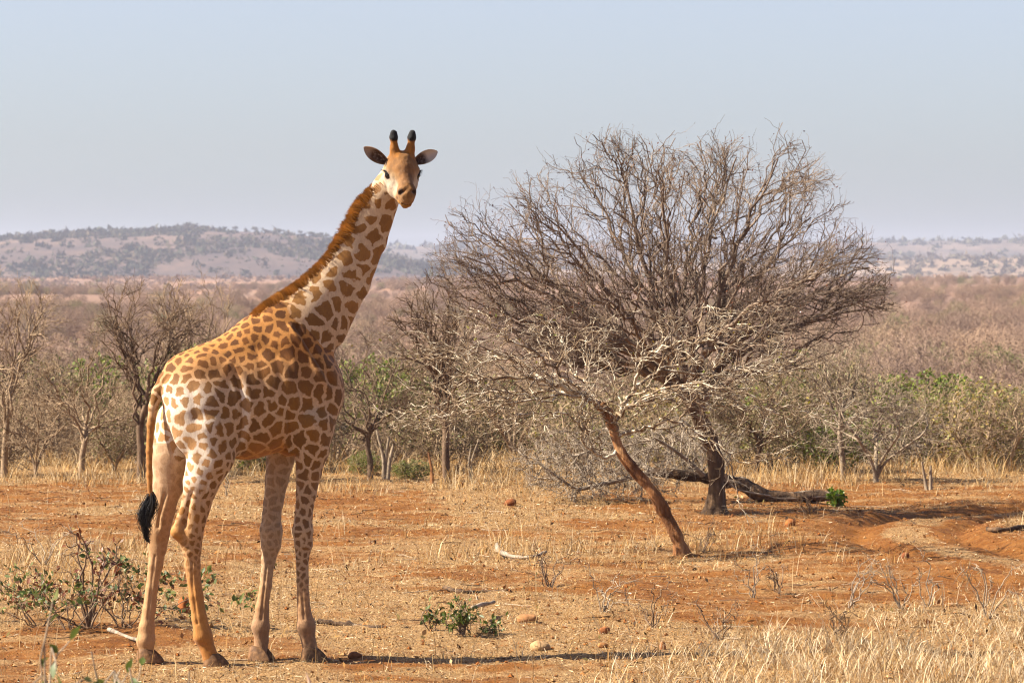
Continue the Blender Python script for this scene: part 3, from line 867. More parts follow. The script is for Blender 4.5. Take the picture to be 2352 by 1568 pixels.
wood_at("bare_tree", 'bare_b', 850, 1102, 775, 260, "thin bent bare tree beside a low green bush", "tree", GB, M_BROWN, 5.0)
wood_at("bare_tree", 'bare_d', 1028, 1112, 640, 330, "tall dark trunked bare tree between giraffe and crooked tree", "tree", GB, M_BROWN, 0.3)
wood_at("bare_tree", 'bare_b', 1738, 1092, 850, 240, "bare tree standing close behind the fallen log", "tree", GB, M_BARK_DARK, 1.3)
wood_at("bare_tree", 'bare_a', 1936, 1108, 750, 300, "pale slim trunked bare tree beyond the small bright bush", "tree", GB, M_PALE_BARK, 4.2)
wood_at("bare_tree", 'bare_c', 2012, 1104, 880, 360, "low wide bare tree with several pale stems", "tree", GB, M_PALE_BARK, 0.9)
wood_at("bare_tree", 'bare_c', 82, 1098, 860, 220, "small many stemmed bare tree next to the forked pale limbed tree", "tree", GB, None, 2.0)
wood_at("bare_tree", 'bare_c', 660, 1080, 930, 260, "low bare tree seen under the belly of the giraffe", "tree", GB, None, 2.7)
wood_at("bare_tree", 'bare_c', 2320, 1082, 890, 260, "many stemmed bare tree behind the yellow bush", "tree", GB, None, 4.4)
wood_at("leafy_bush", 'yellow', 2255, 1080, 868, 270, "yellow green bush among dry grass at the rim", "bush", "leafy bushes at the rim")
wood_at("leafy_bush", 'green', 2165, 1070, 905, 230, "bright green bush next to the yellow bush", "bush", "leafy bushes at the rim")
wood_at("leafy_bush", 'green', 838, 1092, 1032, 85, "low green bush at the foot of a bent bare tree", "bush", "leafy bushes at the rim")
wood_at("leafy_bush", 'green', 945, 1098, 1050, 110, "small green bush beside the tall dark trunked tree", "bush", "leafy bushes at the rim")

for i_, (px_, py_, tp_, w_) in enumerate(((2120, 1010, 835, 300), (2215, 1000, 850, 280), (2040, 1005, 850, 260), (1890, 1010, 835, 240), (2310, 1020, 880, 240), (845, 1000, 800, 260), (930, 1010, 830, 240), (250, 985, 800, 280), (445, 975, 775, 260), (1800, 1000, 860, 220), (1130, 1005, 850, 230))):
    Y_ = 67.0 + 2.5 * (i_ % 4); x_ = (px_ - CX) / FPX * Y_; z_ = gz1(x_, Y_); H_ = CAM_H - (tp_ - HORIZON) / FPX * Y_ - z_
    wood_plant("leafy_bush", 'green', (x_, Y_, z_ - .05), H_, w_ * Y_ / FPX, i_ * 1.3, "fresh green rounded bush standing behind the leafless trees", "bush", "fresh green bushes behind the rim")
# dead stems standing at the rim
GS = "dead stems at the rim"
def stump(px, py, top, rad, mat, label, forks=1, seed=0):
    p = at(px, py); k = p.y / FPX; rg = np.random.default_rng(seed); H = (py - top) * k
    runs = []
    for i in range(forks):
        dx = rg.normal() * 0.08 + (i - (forks - 1) / 2) * 0.10
        pts = polyl([(dx * .3, 0, -.06), (dx * .6 + rg.normal() * .02, rg.normal() * .02, H * .4), (dx * 1.3 + rg.normal() * .03, rg.normal() * .03, H * (1 - .15 * i))], 4)
        runs.append((pts, np.linspace(rad, rad * .45, len(pts))))
    o = put("tree_stump", tube_mesh("tree_stump", runs, 7), mat, None, p); tag(o, label, "stump", GS)
stump(885, 1100, 985, 0.040, M_PALE_BARK, "white forked dead stem beside the thin bent tree", 3, 1)
stump(992, 1106, 1035, 0.035, M_BARK_RED, "short reddish stump next to the tall dark trunked tree", 1, 2)
stump(1080, 1104, 1010, 0.022, M_PALE_BARK, "thin pale dead stem between tall dark trunk and fallen branches", 2, 3)
stump(2135, 1120, 1055, 0.032, M_PALE_BARK, "short pale forked stump in dry grass", 2, 4)
stump(1308, 1150, 1060, 0.014, M_PALE_BARK, "yellow thin dead stalk beside the fallen branches", 2, 6)

# the wood behind: many more plants, single copies of the kinds
rg = np.random.default_rng(77)
lab = {'olive_a': ("olive leaved bush in the thicket behind the clearing", "bush", "olive bushes of the thicket"),
       'olive_b': ("low olive bush reaching the ground in the thicket", "bush", "low olive bushes of the thicket"),
       'green': ("green leaved bush inside the thicket", "bush", "green bushes of the thicket"),
       'yellow': ("yellowish bush inside the thicket", "bush", "yellow bushes of the thicket"),
       'twig_a': ("leafless grey brown bush in the thicket", "bush", "leafless bushes of the thicket"),
       'twig_b': ("low tangled leafless bush of the thicket", "bush", "tangled bushes of the thicket"),
       'bare_c': ("many stemmed bare tree inside the thicket", "tree", "bare trees of the thicket"),
       'bare_b': ("slender bare tree inside the thicket", "tree", "slender bare trees of the thicket")}
kinds = list(lab); wts = np.array([0.20, 0.22, 0.09, 0.06, 0.16, 0.14, 0.08, 0.05])
nwood = 0
for row, (ya, yb, n) in enumerate(((62.5, 67, 20), (67, 76, 44), (76, 92, 52), (92, 125, 60))):
    for i in range(n):
        y = rg.uniform(ya, yb); x = ((i + rg.random()) / n * 2 - 1) * 0.150 * y
        kd_ = kinds[rg.choice(len(kinds), p=wts)]
        kh, kw = KSIZE[kd_]
        sc = rg.uniform(0.62, 1.0) if row else rg.uniform(0.45, 0.75)
        z = gz1(x, y)
        cap = 3.05 - (792 - HORIZON + rg.uniform(-55, 110)) / FPX * y - z     # thicket stays below the line of the plain
        H = min(kh * sc, max(0.8, cap))
        wood_plant("thicket_bush" if lab[kd_][1] == "bush" else "bare_tree", kd_, (x, y, z - 0.05), H, kw * sc * 1.05, rg.random() * 6.28, *lab[kd_], M_PALE_BARK if rg.random() < .12 else None)

# mid plain: bushes as one mass (instanced on points)
coll = bpy.data.collections.new("plain_bush_kinds")
m = NT("plain_bush"); oi = m.n("ShaderNodeObjectInfo")
m.color(m.ramp(oi.outputs['Random'], [(0.0, (0.29, 0.20, 0.155)), (0.35, (0.38, 0.27, 0.20)), (0.6, (0.25, 0.18, 0.145)), (0.85, (0.44, 0.31, 0.225)), (1.0, (0.24, 0.21, 0.12))])); M_PB = m.m
m = NT("plain_leaf"); oi = m.n("ShaderNodeObjectInfo")
m.color(m.ramp(oi.outputs['Random'], [(0.0, (0.24, 0.175, 0.13)), (0.5, (0.30, 0.215, 0.155)), (0.8, (0.20, 0.18, 0.085)), (1.0, (0.15, 0.175, 0.055))])); M_PL = m.m
for kd_ in ('twig_a', 'twig_b', 'olive_b', 'bare_c'):
    t_, c_, l_ = KIND[kd_]
    vs_, fs_, off = [], [], 0
    mats = []
    for me, mi in ((t_, 0), (c_, 0), (l_, 1)):
        if me is None: continue
        n_ = len(me.vertices); co = np.zeros(n_ * 3, np.float32); me.vertices.foreach_get("co", co); vs_.append(co.reshape(-1, 3))
        nl = len(me.loops); li = np.zeros(nl, np.int32); me.loops.foreach_get("vertex_index", li); fs_.append(li.reshape(-1, 4) + off); off += n_; mats += [mi] * len(me.polygons)
    me = mk("plain_bush_kind", np.concatenate(vs_), fs_, False)
    me.materials.append(M_PB); me.materials.append(M_PL); me.polygons.foreach_set("material_index", np.array(mats, np.int32))
    coll.objects.link(bpy.data.objects.new("plain_bush_kind", me))
Pm = np.vstack([plain_pts(2600, 118, 400, 0.26, 64), plain_pts(6000, 380, 1500, 0.30, 66)])
pmesh = mk("plain_bushes", Pm, [np.array([[0, 1, 2]])])
n_ = len(Pm)
pmesh.clear_geometry(); pmesh.vertices.add(n_); pmesh.vertices.foreach_set("co", Pm.astype(np.float32).ravel())
a = pmesh.attributes.new("scl", 'FLOAT', 'POINT'); a.data.foreach_set("value", (0.55 + 0.65 * RNG.random(n_) ** 1.6).astype(np.float32))
a = pmesh.attributes.new("rot", 'FLOAT', 'POINT'); a.data.foreach_set("value", (RNG.random(n_) * 6.28).astype(np.float32))
pob = put("plain_bushes", pmesh)
tag(pob, "leafless grey brown bushes covering the middle of the plain", "scrub", kind="stuff")
ng = bpy.data.node_groups.new("plain_bushes", 'GeometryNodeTree')
ng.interface.new_socket("Geometry", in_out='INPUT', socket_type='NodeSocketGeometry'); ng.interface.new_socket("Geometry", in_out='OUTPUT', socket_type='NodeSocketGeometry')
gi = ng.nodes.new('NodeGroupInput'); go = ng.nodes.new('NodeGroupOutput')
ip = ng.nodes.new('GeometryNodeInstanceOnPoints'); ci = ng.nodes.new('GeometryNodeCollectionInfo')
ci.inputs['Collection'].default_value = coll; ci.inputs['Separate Children'].default_value = True; ci.inputs['Reset Children'].default_value = True
ip.inputs['Pick Instance'].default_value = True
na = ng.nodes.new('GeometryNodeInputNamedAttribute'); na.data_type = 'FLOAT'; na.inputs['Name'].default_value = "scl"
nr = ng.nodes.new('GeometryNodeInputNamedAttribute'); nr.data_type = 'FLOAT'; nr.inputs['Name'].default_value = "rot"
cxyz = ng.nodes.new('ShaderNodeCombineXYZ')
ng.links.new(nr.outputs['Attribute'], cxyz.inputs['Z']); ng.links.new(gi.outputs[0], ip.inputs['Points']); ng.links.new(ci.outputs[0], ip.inputs['Instance'])
ng.links.new(na.outputs['Attribute'], ip.inputs['Scale']); ng.links.new(cxyz.outputs[0], ip.inputs['Rotation']); ng.links.new(ip.outputs[0], go.inputs[0])
md = pob.modifiers.new("scatter", 'NODES'); md.node_group = ng

# trees standing along the ridge of the long hill
rg = np.random.default_rng(5)
tk = []
for q_ in range(3):
    cv, cc = cloud(np.array([[0, 0, 2.2], [0.9, .3, 2.0], [-0.9, -.3, 1.9], [0.2, -.6, 2.9]]), np.array([1.5, 1.1, 1.1, 1.0]) * (1 + .2 * q_), np.array([1.2, 1.0, .9, .8]), 90, np.tile([0.10, 0.095, 0.06], (4, 1)), 0.2)
    cm = mk("ridge_crown", cv, [np.arange(len(cv)).reshape(-1, 3)], False, {"col": cc}); cm.materials.append(M_FAR)
    tm = tube_mesh("ridge_trunk", [(np.array([(0, 0, -.5), (.1, 0, 1), (.3, 0, 2.4)]), np.array([.22, .17, .1])), (np.array([(.1, 0, 1), (-.5, .2, 2.2)]), np.array([.13, .07]))], 5); tm.materials.append(M_BARK_DARK)
    tk.append((tm, cm))
for i, px in enumerate([10, 42, 66, 92, 112, 160, 190, 225, 238, 262, 282, 308, 332, 352, 378, 398, 412, 432, 446, 470, 505, 540, 585, 640, 690, 715, 735, 752]):
    y = 2990 - rg.random() * 25; x = (px - CX) / FPX * y; z = float(z_left(np.array([x]), np.array([y]))[0])
    big_ = px in (225, 262, 332, 432, 446)
    o = empty("ridge_tree", (x, y, z), rg.random() * 6.28); s_ = (1.25 if big_ else 0.95) * rg.uniform(0.8, 1.35); o.scale = (s_ * 1.25, s_ * 1.25, s_)
    tag(o, "round crowned tree on the skyline of the long hill", "tree", "trees along the hill ridge")
    put("trunk", tk[i % 3][0], None, o); put("crown", tk[i % 3][1], None, o)
# ------------------------------------------------------------------ giraffe
GA = math.radians(20)
GY = 32.0
GX = (550 - CX) / FPX * GY
_c, _s = math.cos(GA), math.sin(GA)
def gp(px, py, s=0.0):
    k = (px - CX) / FPX
    u = (k * (GY + s * _c) - GX + s * _s) / (_c - k * _s)
    Y = GY + u * _s + s * _c
    return np.array([u, s, CAM_H - (py - HORIZON) / FPX * Y])
def w2l(w):
    w = np.array(w, float) - np.array([GX, GY, 0])
    return np.array([w[0] * _c + w[1] * _s, -w[0] * _s + w[1] * _c, w[2]])
PX = 1 / 288.0

# head frame
hy, hp = math.radians(13), math.radians(35)
hF = np.array([math.sin(hy) * math.cos(hp), -math.cos(hy) * math.cos(hp), -math.sin(hp)])
hR = np.array([math.cos(hy), math.sin(hy), 0.0])
hU = np.cross(hF, hR)
HE_Y = 32.20
hE = np.array([(924 - CX) / FPX * HE_Y, HE_Y, CAM_H - (400 - HORIZON) / FPX * HE_Y])
def hl(r, u, f): return w2l(hE + hR * r + hU * u + hF * f)
def wdir(v):
    return np.array([v[0] * _c + v[1] * _s, -v[0] * _s + v[1] * _c, v[2]])
hRl, hUl, hFl = wdir(hR), wdir(hU), wdir(hF)

VOX = 0.009
lo = np.array([-1.15, -0.62, -0.03]); hi = np.array([1.75, 0.55, 4.40])
dims = np.ceil((hi - lo) / VOX).astype(int)
FLD = np.full(dims, 0.5, np.float32)
GID = np.zeros(dims, np.int8); GD = np.full(dims, 0.5, np.float32)
SAX = np.array([0., 1., 0.])

def prim(A, B, ra, rb, k=0.05, lat=1.0, ax=None, g=0, sub=False):
    """tapered capsule; lat scales the thickness along axis ax (default: sideways)"""
    A = np.asarray(A, float); B = np.asarray(B, float)
    ax = SAX if ax is None else ax
    pad = max(ra, rb) * max(1, lat) + 0.13
    a = np.maximum(((np.minimum(A, B) - pad - lo) / VOX).astype(int), 0)
    b = np.minimum(((np.maximum(A, B) + pad - lo) / VOX).astype(int) + 1, dims)
    if (b <= a).any(): return
    sl_ = tuple(slice(i, j) for i, j in zip(a, b))
    g0 = [((np.arange(i, j) + 0.5) * VOX + l).astype(np.float32) for i, j, l in zip(a, b, lo)]
    Px, Py, Pz = np.meshgrid(*g0, indexing='ij', sparse=True)
    q = (1 / lat - 1)
    def warp(x, y, z):
        d = (x * ax[0] + y * ax[1] + z * ax[2]) * q
        return x + d * ax[0], y + d * ax[1], z + d * ax[2]
    x, y, z = warp(Px - A[0], Py - A[1], Pz - A[2])
    bx, by, bz = warp(*(B - A))
    L2 = bx * bx + by * by + bz * bz + 1e-9
    t = np.clip((x * bx + y * by + z * bz) / L2, 0, 1)
    d = np.sqrt((x - t * bx) ** 2 + (y - t * by) ** 2 + (z - t * bz) ** 2) - (ra + (rb - ra) * t)
    d = d * (lat if lat < 1 else 1)
    f = FLD[sl_]
    if sub:
        h = np.maximum(k - np.abs(f + d), 0) / k
        FLD[sl_] = np.maximum(f, -d) + h * h * k * 0.25
        return
    m = d < GD[sl_]
    GD[sl_] = np.where(m, d, GD[sl_]); GID[sl_] = np.where(m, g, GID[sl_])
    h = np.maximum(k - np.abs(f - d), 0) / k
    FLD[sl_] = np.minimum(f, d) - h * h * k * 0.25

def run(pts, k=0.03, lat=1.0, g=0):
    """pts: (px, py, r_px, s)"""
    P3 = [(gp(p[0], p[1], p[3]), p[2] * PX) for p in pts]
    for (a, ra), (b, rb) in zip(P3[:-1], P3[1:]): prim(a, b, ra, rb, k, lat, g=g)

# trunk
run([(478, 926, 106, 0), (560, 922, 124, 0), (660, 893, 128, 0)], 0.10, 0.70)
run([(425, 852, 36, 0), (520, 826, 40, 0), (580, 795, 48, 0), (640, 770, 60, 0)], 0.12, 0.8)
run([(655, 900, 118, 0), (715, 895, 66, 0)], 0.10, 0.80)
run([(690, 985, 50, 0), (735, 925, 40, 0)], 0.08, 1.0)
run([(588, 764, 32, 0), (646, 732, 34, 0)], 0.10, 0.7, 0)
# neck
run([(664, 806, 94, 0), (704, 744, 78, 0), (760, 668, 57, 0), (804, 602, 46, -.01), (850, 508, 37, -.02), (888, 440, 33, -.06)], 0.07, 0.62, 1)
prim(gp(888, 440, -.06), hl(0, -.03, -.13), 33 * PX, 0.115, 0.06, 0.8, g=1)
# windpipe ridge
run([(770, 770, 22, 0), (826, 660, 18, 0), (868, 560, 15, -.01), (893, 480, 14, -.05)], 0.06, 1.0, 1)
# shoulders (small blend so the blade keeps its edge)
for sg in (-1, 1):
    run([(632, 740, 34, .07 * sg), (668, 800, 50, .14 * sg), (715, 880, 62, .175 * sg), (738, 905, 46, .17 * sg)], 0.045, 0.62)
    run([(738, 905, 46, .165 * sg), (712, 985, 58, .17 * sg)], 0.05, 0.66, 3)
# hips and thighs
for sg in (-1, 1):
    run([(470, 868, 60, .12 * sg), (478, 940, 92, .13 * sg), (498, 1005, 62, .16 * sg)], 0.04, 0.62, 4)
    run([(440, 905, 55, .10 * sg), (468, 985, 72, .15 * sg)], 0.05, 0.66, 4)
# flank fold in front of the right thigh
run([(530, 850, 14, -.215), (548, 905, 18, -.25), (556, 955, 10, -.255)], 0.04, 0.6)
run([(520, 850, 26, .2), (548, 930, 16, .25)], 0.05, 0.8)
# right hind leg
run([(478, 985, 62, -.17), (484, 1045, 55, -.185), (462, 1108, 41, -.175), (452, 1160, 31, -.165), (441, 1225, 25, -.16), (441, 1262, 20.5, -.16),
     (442, 1300, 17.5, -.16), (450, 1366, 16, -.16), (458, 1418, 17, -.16), (466, 1460, 21.5, -.16), (478, 1491, 16.5, -.16), (484, 1510, 19, -.16)], 0.018, 0.92, 4)
run([(432, 1135, 11, -.175), (416, 1190, 9.5, -.165), (406, 1222, 12.5, -.165), (424, 1248, 11, -.16)], 0.03, 0.9, 4)
# left hind leg
run([(424, 975, 68, .14), (398, 1050, 51, .165), (387, 1112, 35, .17), (376, 1165, 27.5, .165), (366, 1220, 25, .16), (362, 1258, 20.5, .16),
     (357, 1298, 16.5, .16), (348, 1352, 14, .16), (342, 1400, 15, .16), (337, 1440, 17.5, .16), (335, 1470, 21, .16), (337, 1496, 16, .16), (338, 1514, 18, .16)], 0.018, 0.92, 4)
run([(368, 1135, 10, .17), (352, 1190, 8.5, .165), (346, 1222, 11.5, .165), (352, 1250, 10, .16)], 0.03, 0.9, 4)
# right fore leg
run([(712, 975, 56, -.165), (716, 1030, 41, -.165), (709, 1085, 29, -.16), (703, 1135, 23, -.155), (697, 1185, 20, -.15), (695.5, 1218, 23.5, -.15), (697, 1248, 21, -.15),
     (694, 1278, 14.5, -.15), (695, 1335, 13.5, -.15), (698, 1400, 15.5, -.15), (703, 1438, 21.5, -.15), (709, 1472, 15.5, -.15), (714, 1500, 18, -.15)], 0.018, 0.92, 3)
# left fore leg
run([(668, 960, 52, .165), (648, 1030, 36, .165), (636, 1100, 27, .16), (628, 1155, 22.5, .155), (624, 1185, 21.5, .15), (623, 1218, 26, .15), (622, 1250, 23.5, .15),
     (616, 1288, 15.5, .15), (610, 1345, 14, .15), (602, 1395, 15.5, .15), (599, 1438, 21, .15), (601, 1472, 15.5, .15), (597, 1497, 18, .15)], 0.018, 0.92, 3)
# brisket, fold of the elbow
run([(664, 1000, 34, 0), (668, 1020, 26, 0)], 0.06, 1.0)
run([(650, 960, 16, -.21), (672, 1032, 13, -.17)], 0.03, 0.8)
run([(416, 856, 34, 0), (470, 836, 40, 0)], 0.06, 0.9)
for sg in (-1, 1): run([(404, 900, 28, .075 * sg), (450, 905, 60, .09 * sg)], 0.06, 0.8)
# tail
run([(400, 852, 24, 0), (380, 874, 17, .0), (363, 900, 14, .01), (352, 935, 11, .02), (346, 975, 8.5, .02), (343, 1035, 7.5, .02), (343, 1090, 6.5, .02), (346, 1150, 6, .02)], 0.02, 1.0, 5)

# head
def hprim(a, b, ra, rb, k=0.04, lat=1.0, g=2, sub=False): prim(hl(*a), hl(*b), ra, rb, k, lat, hRl, g, sub)
hprim((0, .02, -.11), (0, .015, 0), .112, .118, .05, 1.0)
hprim((0, .0, .01), (0, -.025, .19), .104, .064, .05, 0.86)
hprim((0, .075, -.05), (0, .022, .20), .048, .036, .05)
hprim((-.096, .034, -.010), (.096, .034, -.010), .044, .044, .035)
for sg in (-1, 1):
    hprim((.060 * sg, -.09, -.05), (.045 * sg, -.115, .06), .066, .056, .05)
    hprim((.045 * sg, -.115, .06), (.020 * sg, -.10, .22), .056, .040, .04)
    hprim((.05 * sg, .085, -.07), (.066 * sg, .17, -.115), .058, .032, .05, 1, 6)
    hprim((.066 * sg, .17, -.115), (.074 * sg, .245, -.15), .030, .028, .03, 1, 6)
    hprim((.074 * sg, .255, -.154), (.077 * sg, .285, -.165), .036, .028, .02, 1, 6)
    hprim((.098 * sg, -.035, .0), (.085 * sg, -.06, .06), .04, .03, .05)
    hprim((.103 * sg, .026, .012), (.125 * sg, .020, -.03), .026, .022, .015)     # upper lid
    hprim((.118 * sg, -.004, .014), (.128 * sg, -.004, -.003), .033, .033, .008, 1, 2, True)   # eye socket
    hprim((.118 * sg, -.030, .010), (.122 * sg, -.028, -.02), .014, .014, .012)    # lower lid
    hprim((.034 * sg, .012, .235), (.05 * sg, -.006, .245), .028, .026, .03)      # nostril wing
hprim((0, .105, -.035), (0, .085, .03), .044, .03, .06)
hprim((0, -.025, .19), (0, -.035, .258), .064, .060, .04, 0.98)
hprim((0, -.062, .240), (0, -.066, .272), .050, .044, .025, 1.15)
hprim((0, -.118, .19), (0, -.116, .252), .042, .038, .018, 1.12)
for sg in (-1, 1):
    hprim((.034 * sg, .016, .270), (.060 * sg, -.010, .262), .011, .013, .008, 1, 2, True)      # nostril slit
    hprim((.01 * sg, -.094, .312), (.075 * sg, -.088, .19), .009, .008, .008, 1, 2, True)     # mouth line

# ---- isosurface (surface nets)
def surface_nets(F):
    sgn = F < 0
    c = np.zeros(tuple(d - 1 for d in F.shape), np.int8)
    for i in (0, 1):
        for j in (0, 1):
            for k in (0, 1):
                c += sgn[i:F.shape[0] - 1 + i, j:F.shape[1] - 1 + j, k:F.shape[2] - 1 + k]
    act = np.argwhere((c > 0) & (c < 8))
    ids = np.full(c.shape, -1, np.int32); ids[tuple(act.T)] = np.arange(len(act))
    corners = np.array([(i, j, k) for i in (0, 1) for j in (0, 1) for k in (0, 1)])
    val = np.stack([F[tuple((act + cc).T)] for cc in corners], 1)
    acc = np.zeros((len(act), 3)); cnt = np.zeros(len(act))
    for a in range(8):
        for b in range(a + 1, 8):
            if np.abs(corners[a] - corners[b]).sum() != 1: continue
            va, vb = val[:, a], val[:, b]; m = (va < 0) != (vb < 0)
            t = np.where(m, va / np.where(m, va - vb, 1), 0)
            p = corners[a] + t[:, None] * (corners[b] - corners[a])
            acc += np.where(m[:, None], p, 0); cnt += m
    verts = act + acc / cnt[:, None]
    faces = []
    for ax in range(3):
        o1, o2 = (ax + 1) % 3, (ax + 2) % 3
        s0 = [slice(None)] * 3; s1 = [slice(None)] * 3; s0[ax] = slice(0, -1); s1[ax] = slice(1, None)
        ch = sgn[tuple(s0)] != sgn[tuple(s1)]
        e = np.argwhere(ch)
        e = e[(e[:, o1] > 0) & (e[:, o2] > 0) & (e[:, o1] < F.shape[o1] - 1) & (e[:, o2] < F.shape[o2] - 1)]
        inside_first = sgn[tuple(e.T)]
        d1 = np.zeros(3, int); d1[o1] = 1; d2 = np.zeros(3, int); d2[o2] = 1
        qd_ = np.stack([ids[tuple((e - d1 - d2).T)], ids[tuple((e - d2).T)], ids[tuple(e.T)], ids[tuple((e - d1).T)]], 1)
        qd_ = np.where(inside_first[:, None], qd_, qd_[:, ::-1])
        faces.append(qd_)
    return verts, np.concatenate(faces), act
gv, gf, gact = surface_nets(FLD)
gv = (gv + 0.5) * VOX + lo
# light smoothing
def lap(v, f, w, it):
    n = len(v)
    a = np.concatenate([f[:, i] for i in range(4)]); b = np.concatenate([f[:, (i + 1) % 4] for i in range(4)])
    deg = np.bincount(a, minlength=n) + 1e-9
    for _ in range(it):
        s = np.stack([np.bincount(a, v[b][:, k], n) for k in range(3)], 1) / deg[:, None]
        v = v + w * (s - v)
    return v
gv = lap(gv, gf, 0.5, 2)
grp = GID[tuple(gact.T)]
_rl = gv - w2l(hE); _hw = sstep(0.45, 0.34, np.linalg.norm(_rl, axis=1)) if False else (np.linalg.norm(_rl, axis=1) < 0.36) * (np.isin(grp, (2, 6)))
_mz = sstep(0.15, 0.22, _rl @ hFl)
_rel_n = np.array([mnoise.noise(Vector(p) * 34.0) * 0.0022 + mnoise.noise(Vector((p[0] * 60, p[1] * 60, p[2] * 25))) * 0.0018 for p in gv]) * _hw * (1 + 1.2 * _mz)
_fn = np.cross(gv[gf[:, 2]] - gv[gf[:, 0]], gv[gf[:, 3]] - gv[gf[:, 1]]); _vn = np.zeros_like(gv)
for i in range(4):
    for k in range(3): _vn[:, k] += np.bincount(gf[:, i], _fn[:, k], len(gv))
gv = gv + _vn / (np.linalg.norm(_vn, axis=1, keepdims=True) + 1e-9) * _rel_n[:, None]
# muscle edges and skin folds, modelled in side view and mirrored
def _pl_d(pts):
    P2 = np.array([gp(p[0], p[1], -.22)[[0, 2]] for p in pts]); Q = gv[:, [0, 2]]; best = np.full(len(gv), 9.0)
    for a, b in zip(P2[:-1], P2[1:]):
        ab = b - a; t = np.clip(((Q - a) @ ab) / (ab @ ab), 0, 1); best = np.minimum(best, np.linalg.norm(Q - (a + t[:, None] * ab), axis=1))
    return best
def _nrm():
    fn = np.cross(gv[gf[:, 2]] - gv[gf[:, 0]], gv[gf[:, 3]] - gv[gf[:, 1]]); n_ = np.zeros_like(gv)
    for i in range(4):
        for k in range(3): n_[:, k] += np.bincount(gf[:, i], fn[:, k], len(gv))
    return n_ / (np.linalg.norm(n_, axis=1, keepdims=True) + 1e-9)
_n0 = _nrm(); _side = sstep(0.06, 0.13, np.abs(gv[:, 1])) * np.isin(grp, (0, 1, 3, 4)); _disp = np.zeros(len(gv))
for pts, amp_, w_ in (
        ([(684, 750), (712, 800), (740, 850), (757, 880)], -0.024, 0.024), ([(668, 752), (698, 806), (726, 858), (744, 890)], 0.014, 0.022),
        ([(532, 842), (546, 900), (551, 955), (551, 1012)], -0.022, 0.020), ([(552, 856), (568, 915), (574, 945)], 0.010, 0.032),
        ([(655, 945), (668, 1032)], -0.020, 0.020), ([(508, 842), (512, 850)], 0.022, 0.075), ([(590, 800), (600, 900), (592, 980)], -0.006, 0.03),
        ([(630, 820), (642, 900), (632, 980)], -0.008, 0.03), ([(436, 900), (446, 990), (456, 1060)], -0.008, 0.04), ([(480, 1060), (470, 1130), (462, 1190)], 0.006, 0.03),
        ([(640, 800), (676, 870), (690, 930)], -0.010, 0.035), ([(700, 960), (722, 1010)], 0.010, 0.05)):
    _disp += amp_ * np.exp(-(_pl_d(pts) / w_) ** 2)
gv = gv + _n0 * (_disp * _side)[:, None]
def _leg_d(pts, s_):
    P3 = np.array([gp(p[0], p[1], s_)[[0, 2]] for p in pts]); Q = gv[:, [0, 2]]; best = np.full(len(gv), 9.0)
    for a, b in zip(P3[:-1], P3[1:]):
        ab = b - a; t = np.clip(((Q - a) @ ab) / (ab @ ab), 0, 1); best = np.minimum(best, np.linalg.norm(Q - (a + t[:, None] * ab), axis=1))
    return best
_dl = np.zeros(len(gv)); _legs = np.isin(grp, (3, 4))
for pts, amp_, w_, s_ in (
        ([(432, 1130), (426, 1170), (420, 1208)], -0.016, 0.014, -.165), ([(372, 1135), (362, 1175), (357, 1208)], -0.013, 0.013, .165),
        ([(436, 1270), (438, 1340), (450, 1430)], -0.008, 0.010, -.16), ([(352, 1275), (344, 1350), (336, 1420)], -0.007, 0.010, .16),
        ([(688, 1275), (689, 1340), (694, 1420)], -0.008, 0.010, -.15), ([(610, 1290), (604, 1345), (596, 1420)], -0.008, 0.010, .15),
        ([(702, 1205), (703, 1235)], 0.010, 0.022, -.15), ([(634, 1205), (633, 1238)], 0.010, 0.022, .15),
        ([(690, 1262), (700, 1262)], -0.006, 0.012, -.15), ([(700, 1100), (696, 1180)], -0.007, 0.014, -.155), ([(636, 1080), (628, 1170)], -0.007, 0.014, .155),
        ([(470, 1090), (458, 1150)], -0.008, 0.016, -.17), ([(700, 1455), (704, 1475)], -0.008, 0.012, -.15), ([(462, 1478), (474, 1490)], -0.008, 0.012, -.16)):
    _dl += amp_ * np.exp(-(_leg_d(pts, s_) / w_) ** 2) * (gv[:, 1] * s_ > 0)
_ln = np.array([mnoise.noise(Vector((p[0] * 22, p[1] * 22, p[2] * 9))) * 0.004 for p in gv])
gv = gv + _nrm() * ((_dl + _ln * (gv[:, 2] < 1.5)) * _legs)[:, None]
# normals
e1 = gv[gf[:, 2]] - gv[gf[:, 0]]; e2 = gv[gf[:, 3]] - gv[gf[:, 1]]; fn = np.cross(e1, e2)
gn = np.zeros_like(gv)
for i in range(4):
    for k in range(3): gn[:, k] += np.bincount(gf[:, i], fn[:, k], len(gv))
gn /= np.linalg.norm(gn, axis=1, keepdims=True) + 1e-9
del FLD, GD

# ---- coat: spacing of the patches, colours
U_, S_, Z_ = gv[:, 0], gv[:, 1], gv[:, 2]
rel = gv - w2l(hE); hr_, hu_, hf_ = rel @ hRl, rel @ hUl, rel @ hFl
neckax = np.array([gp(p[0], p[1]) for p in [(660, 800), (696, 738), (752, 662), (797, 597), (843, 503), (884, 437)]])
neck_t = np.clip((Z_ - gp(690, 745)[2]) / (gp(884, 437)[2] - gp(690, 745)[2]), 0, 1)
sp = np.full(len(gv), 0.122)
rump = 1 - sstep(-0.30, 0.05, U_)
sp = sp * (1 - 0.22 * rump)
sp = np.where(grp == 1, 0.138 + 0.025 * np.sin(np.pi * np.clip(neck_t * 1.05, 0, 1)) , sp)
sp = np.where((grp == 1) & (neck_t > 0.85), 0.10, sp)
sp = np.where(grp == 3, np.interp(Z_, [0.4, 0.9, 1.3, 1.7, 2.0], [0.045, 0.055, 0.09, 0.125, 0.155]), sp)
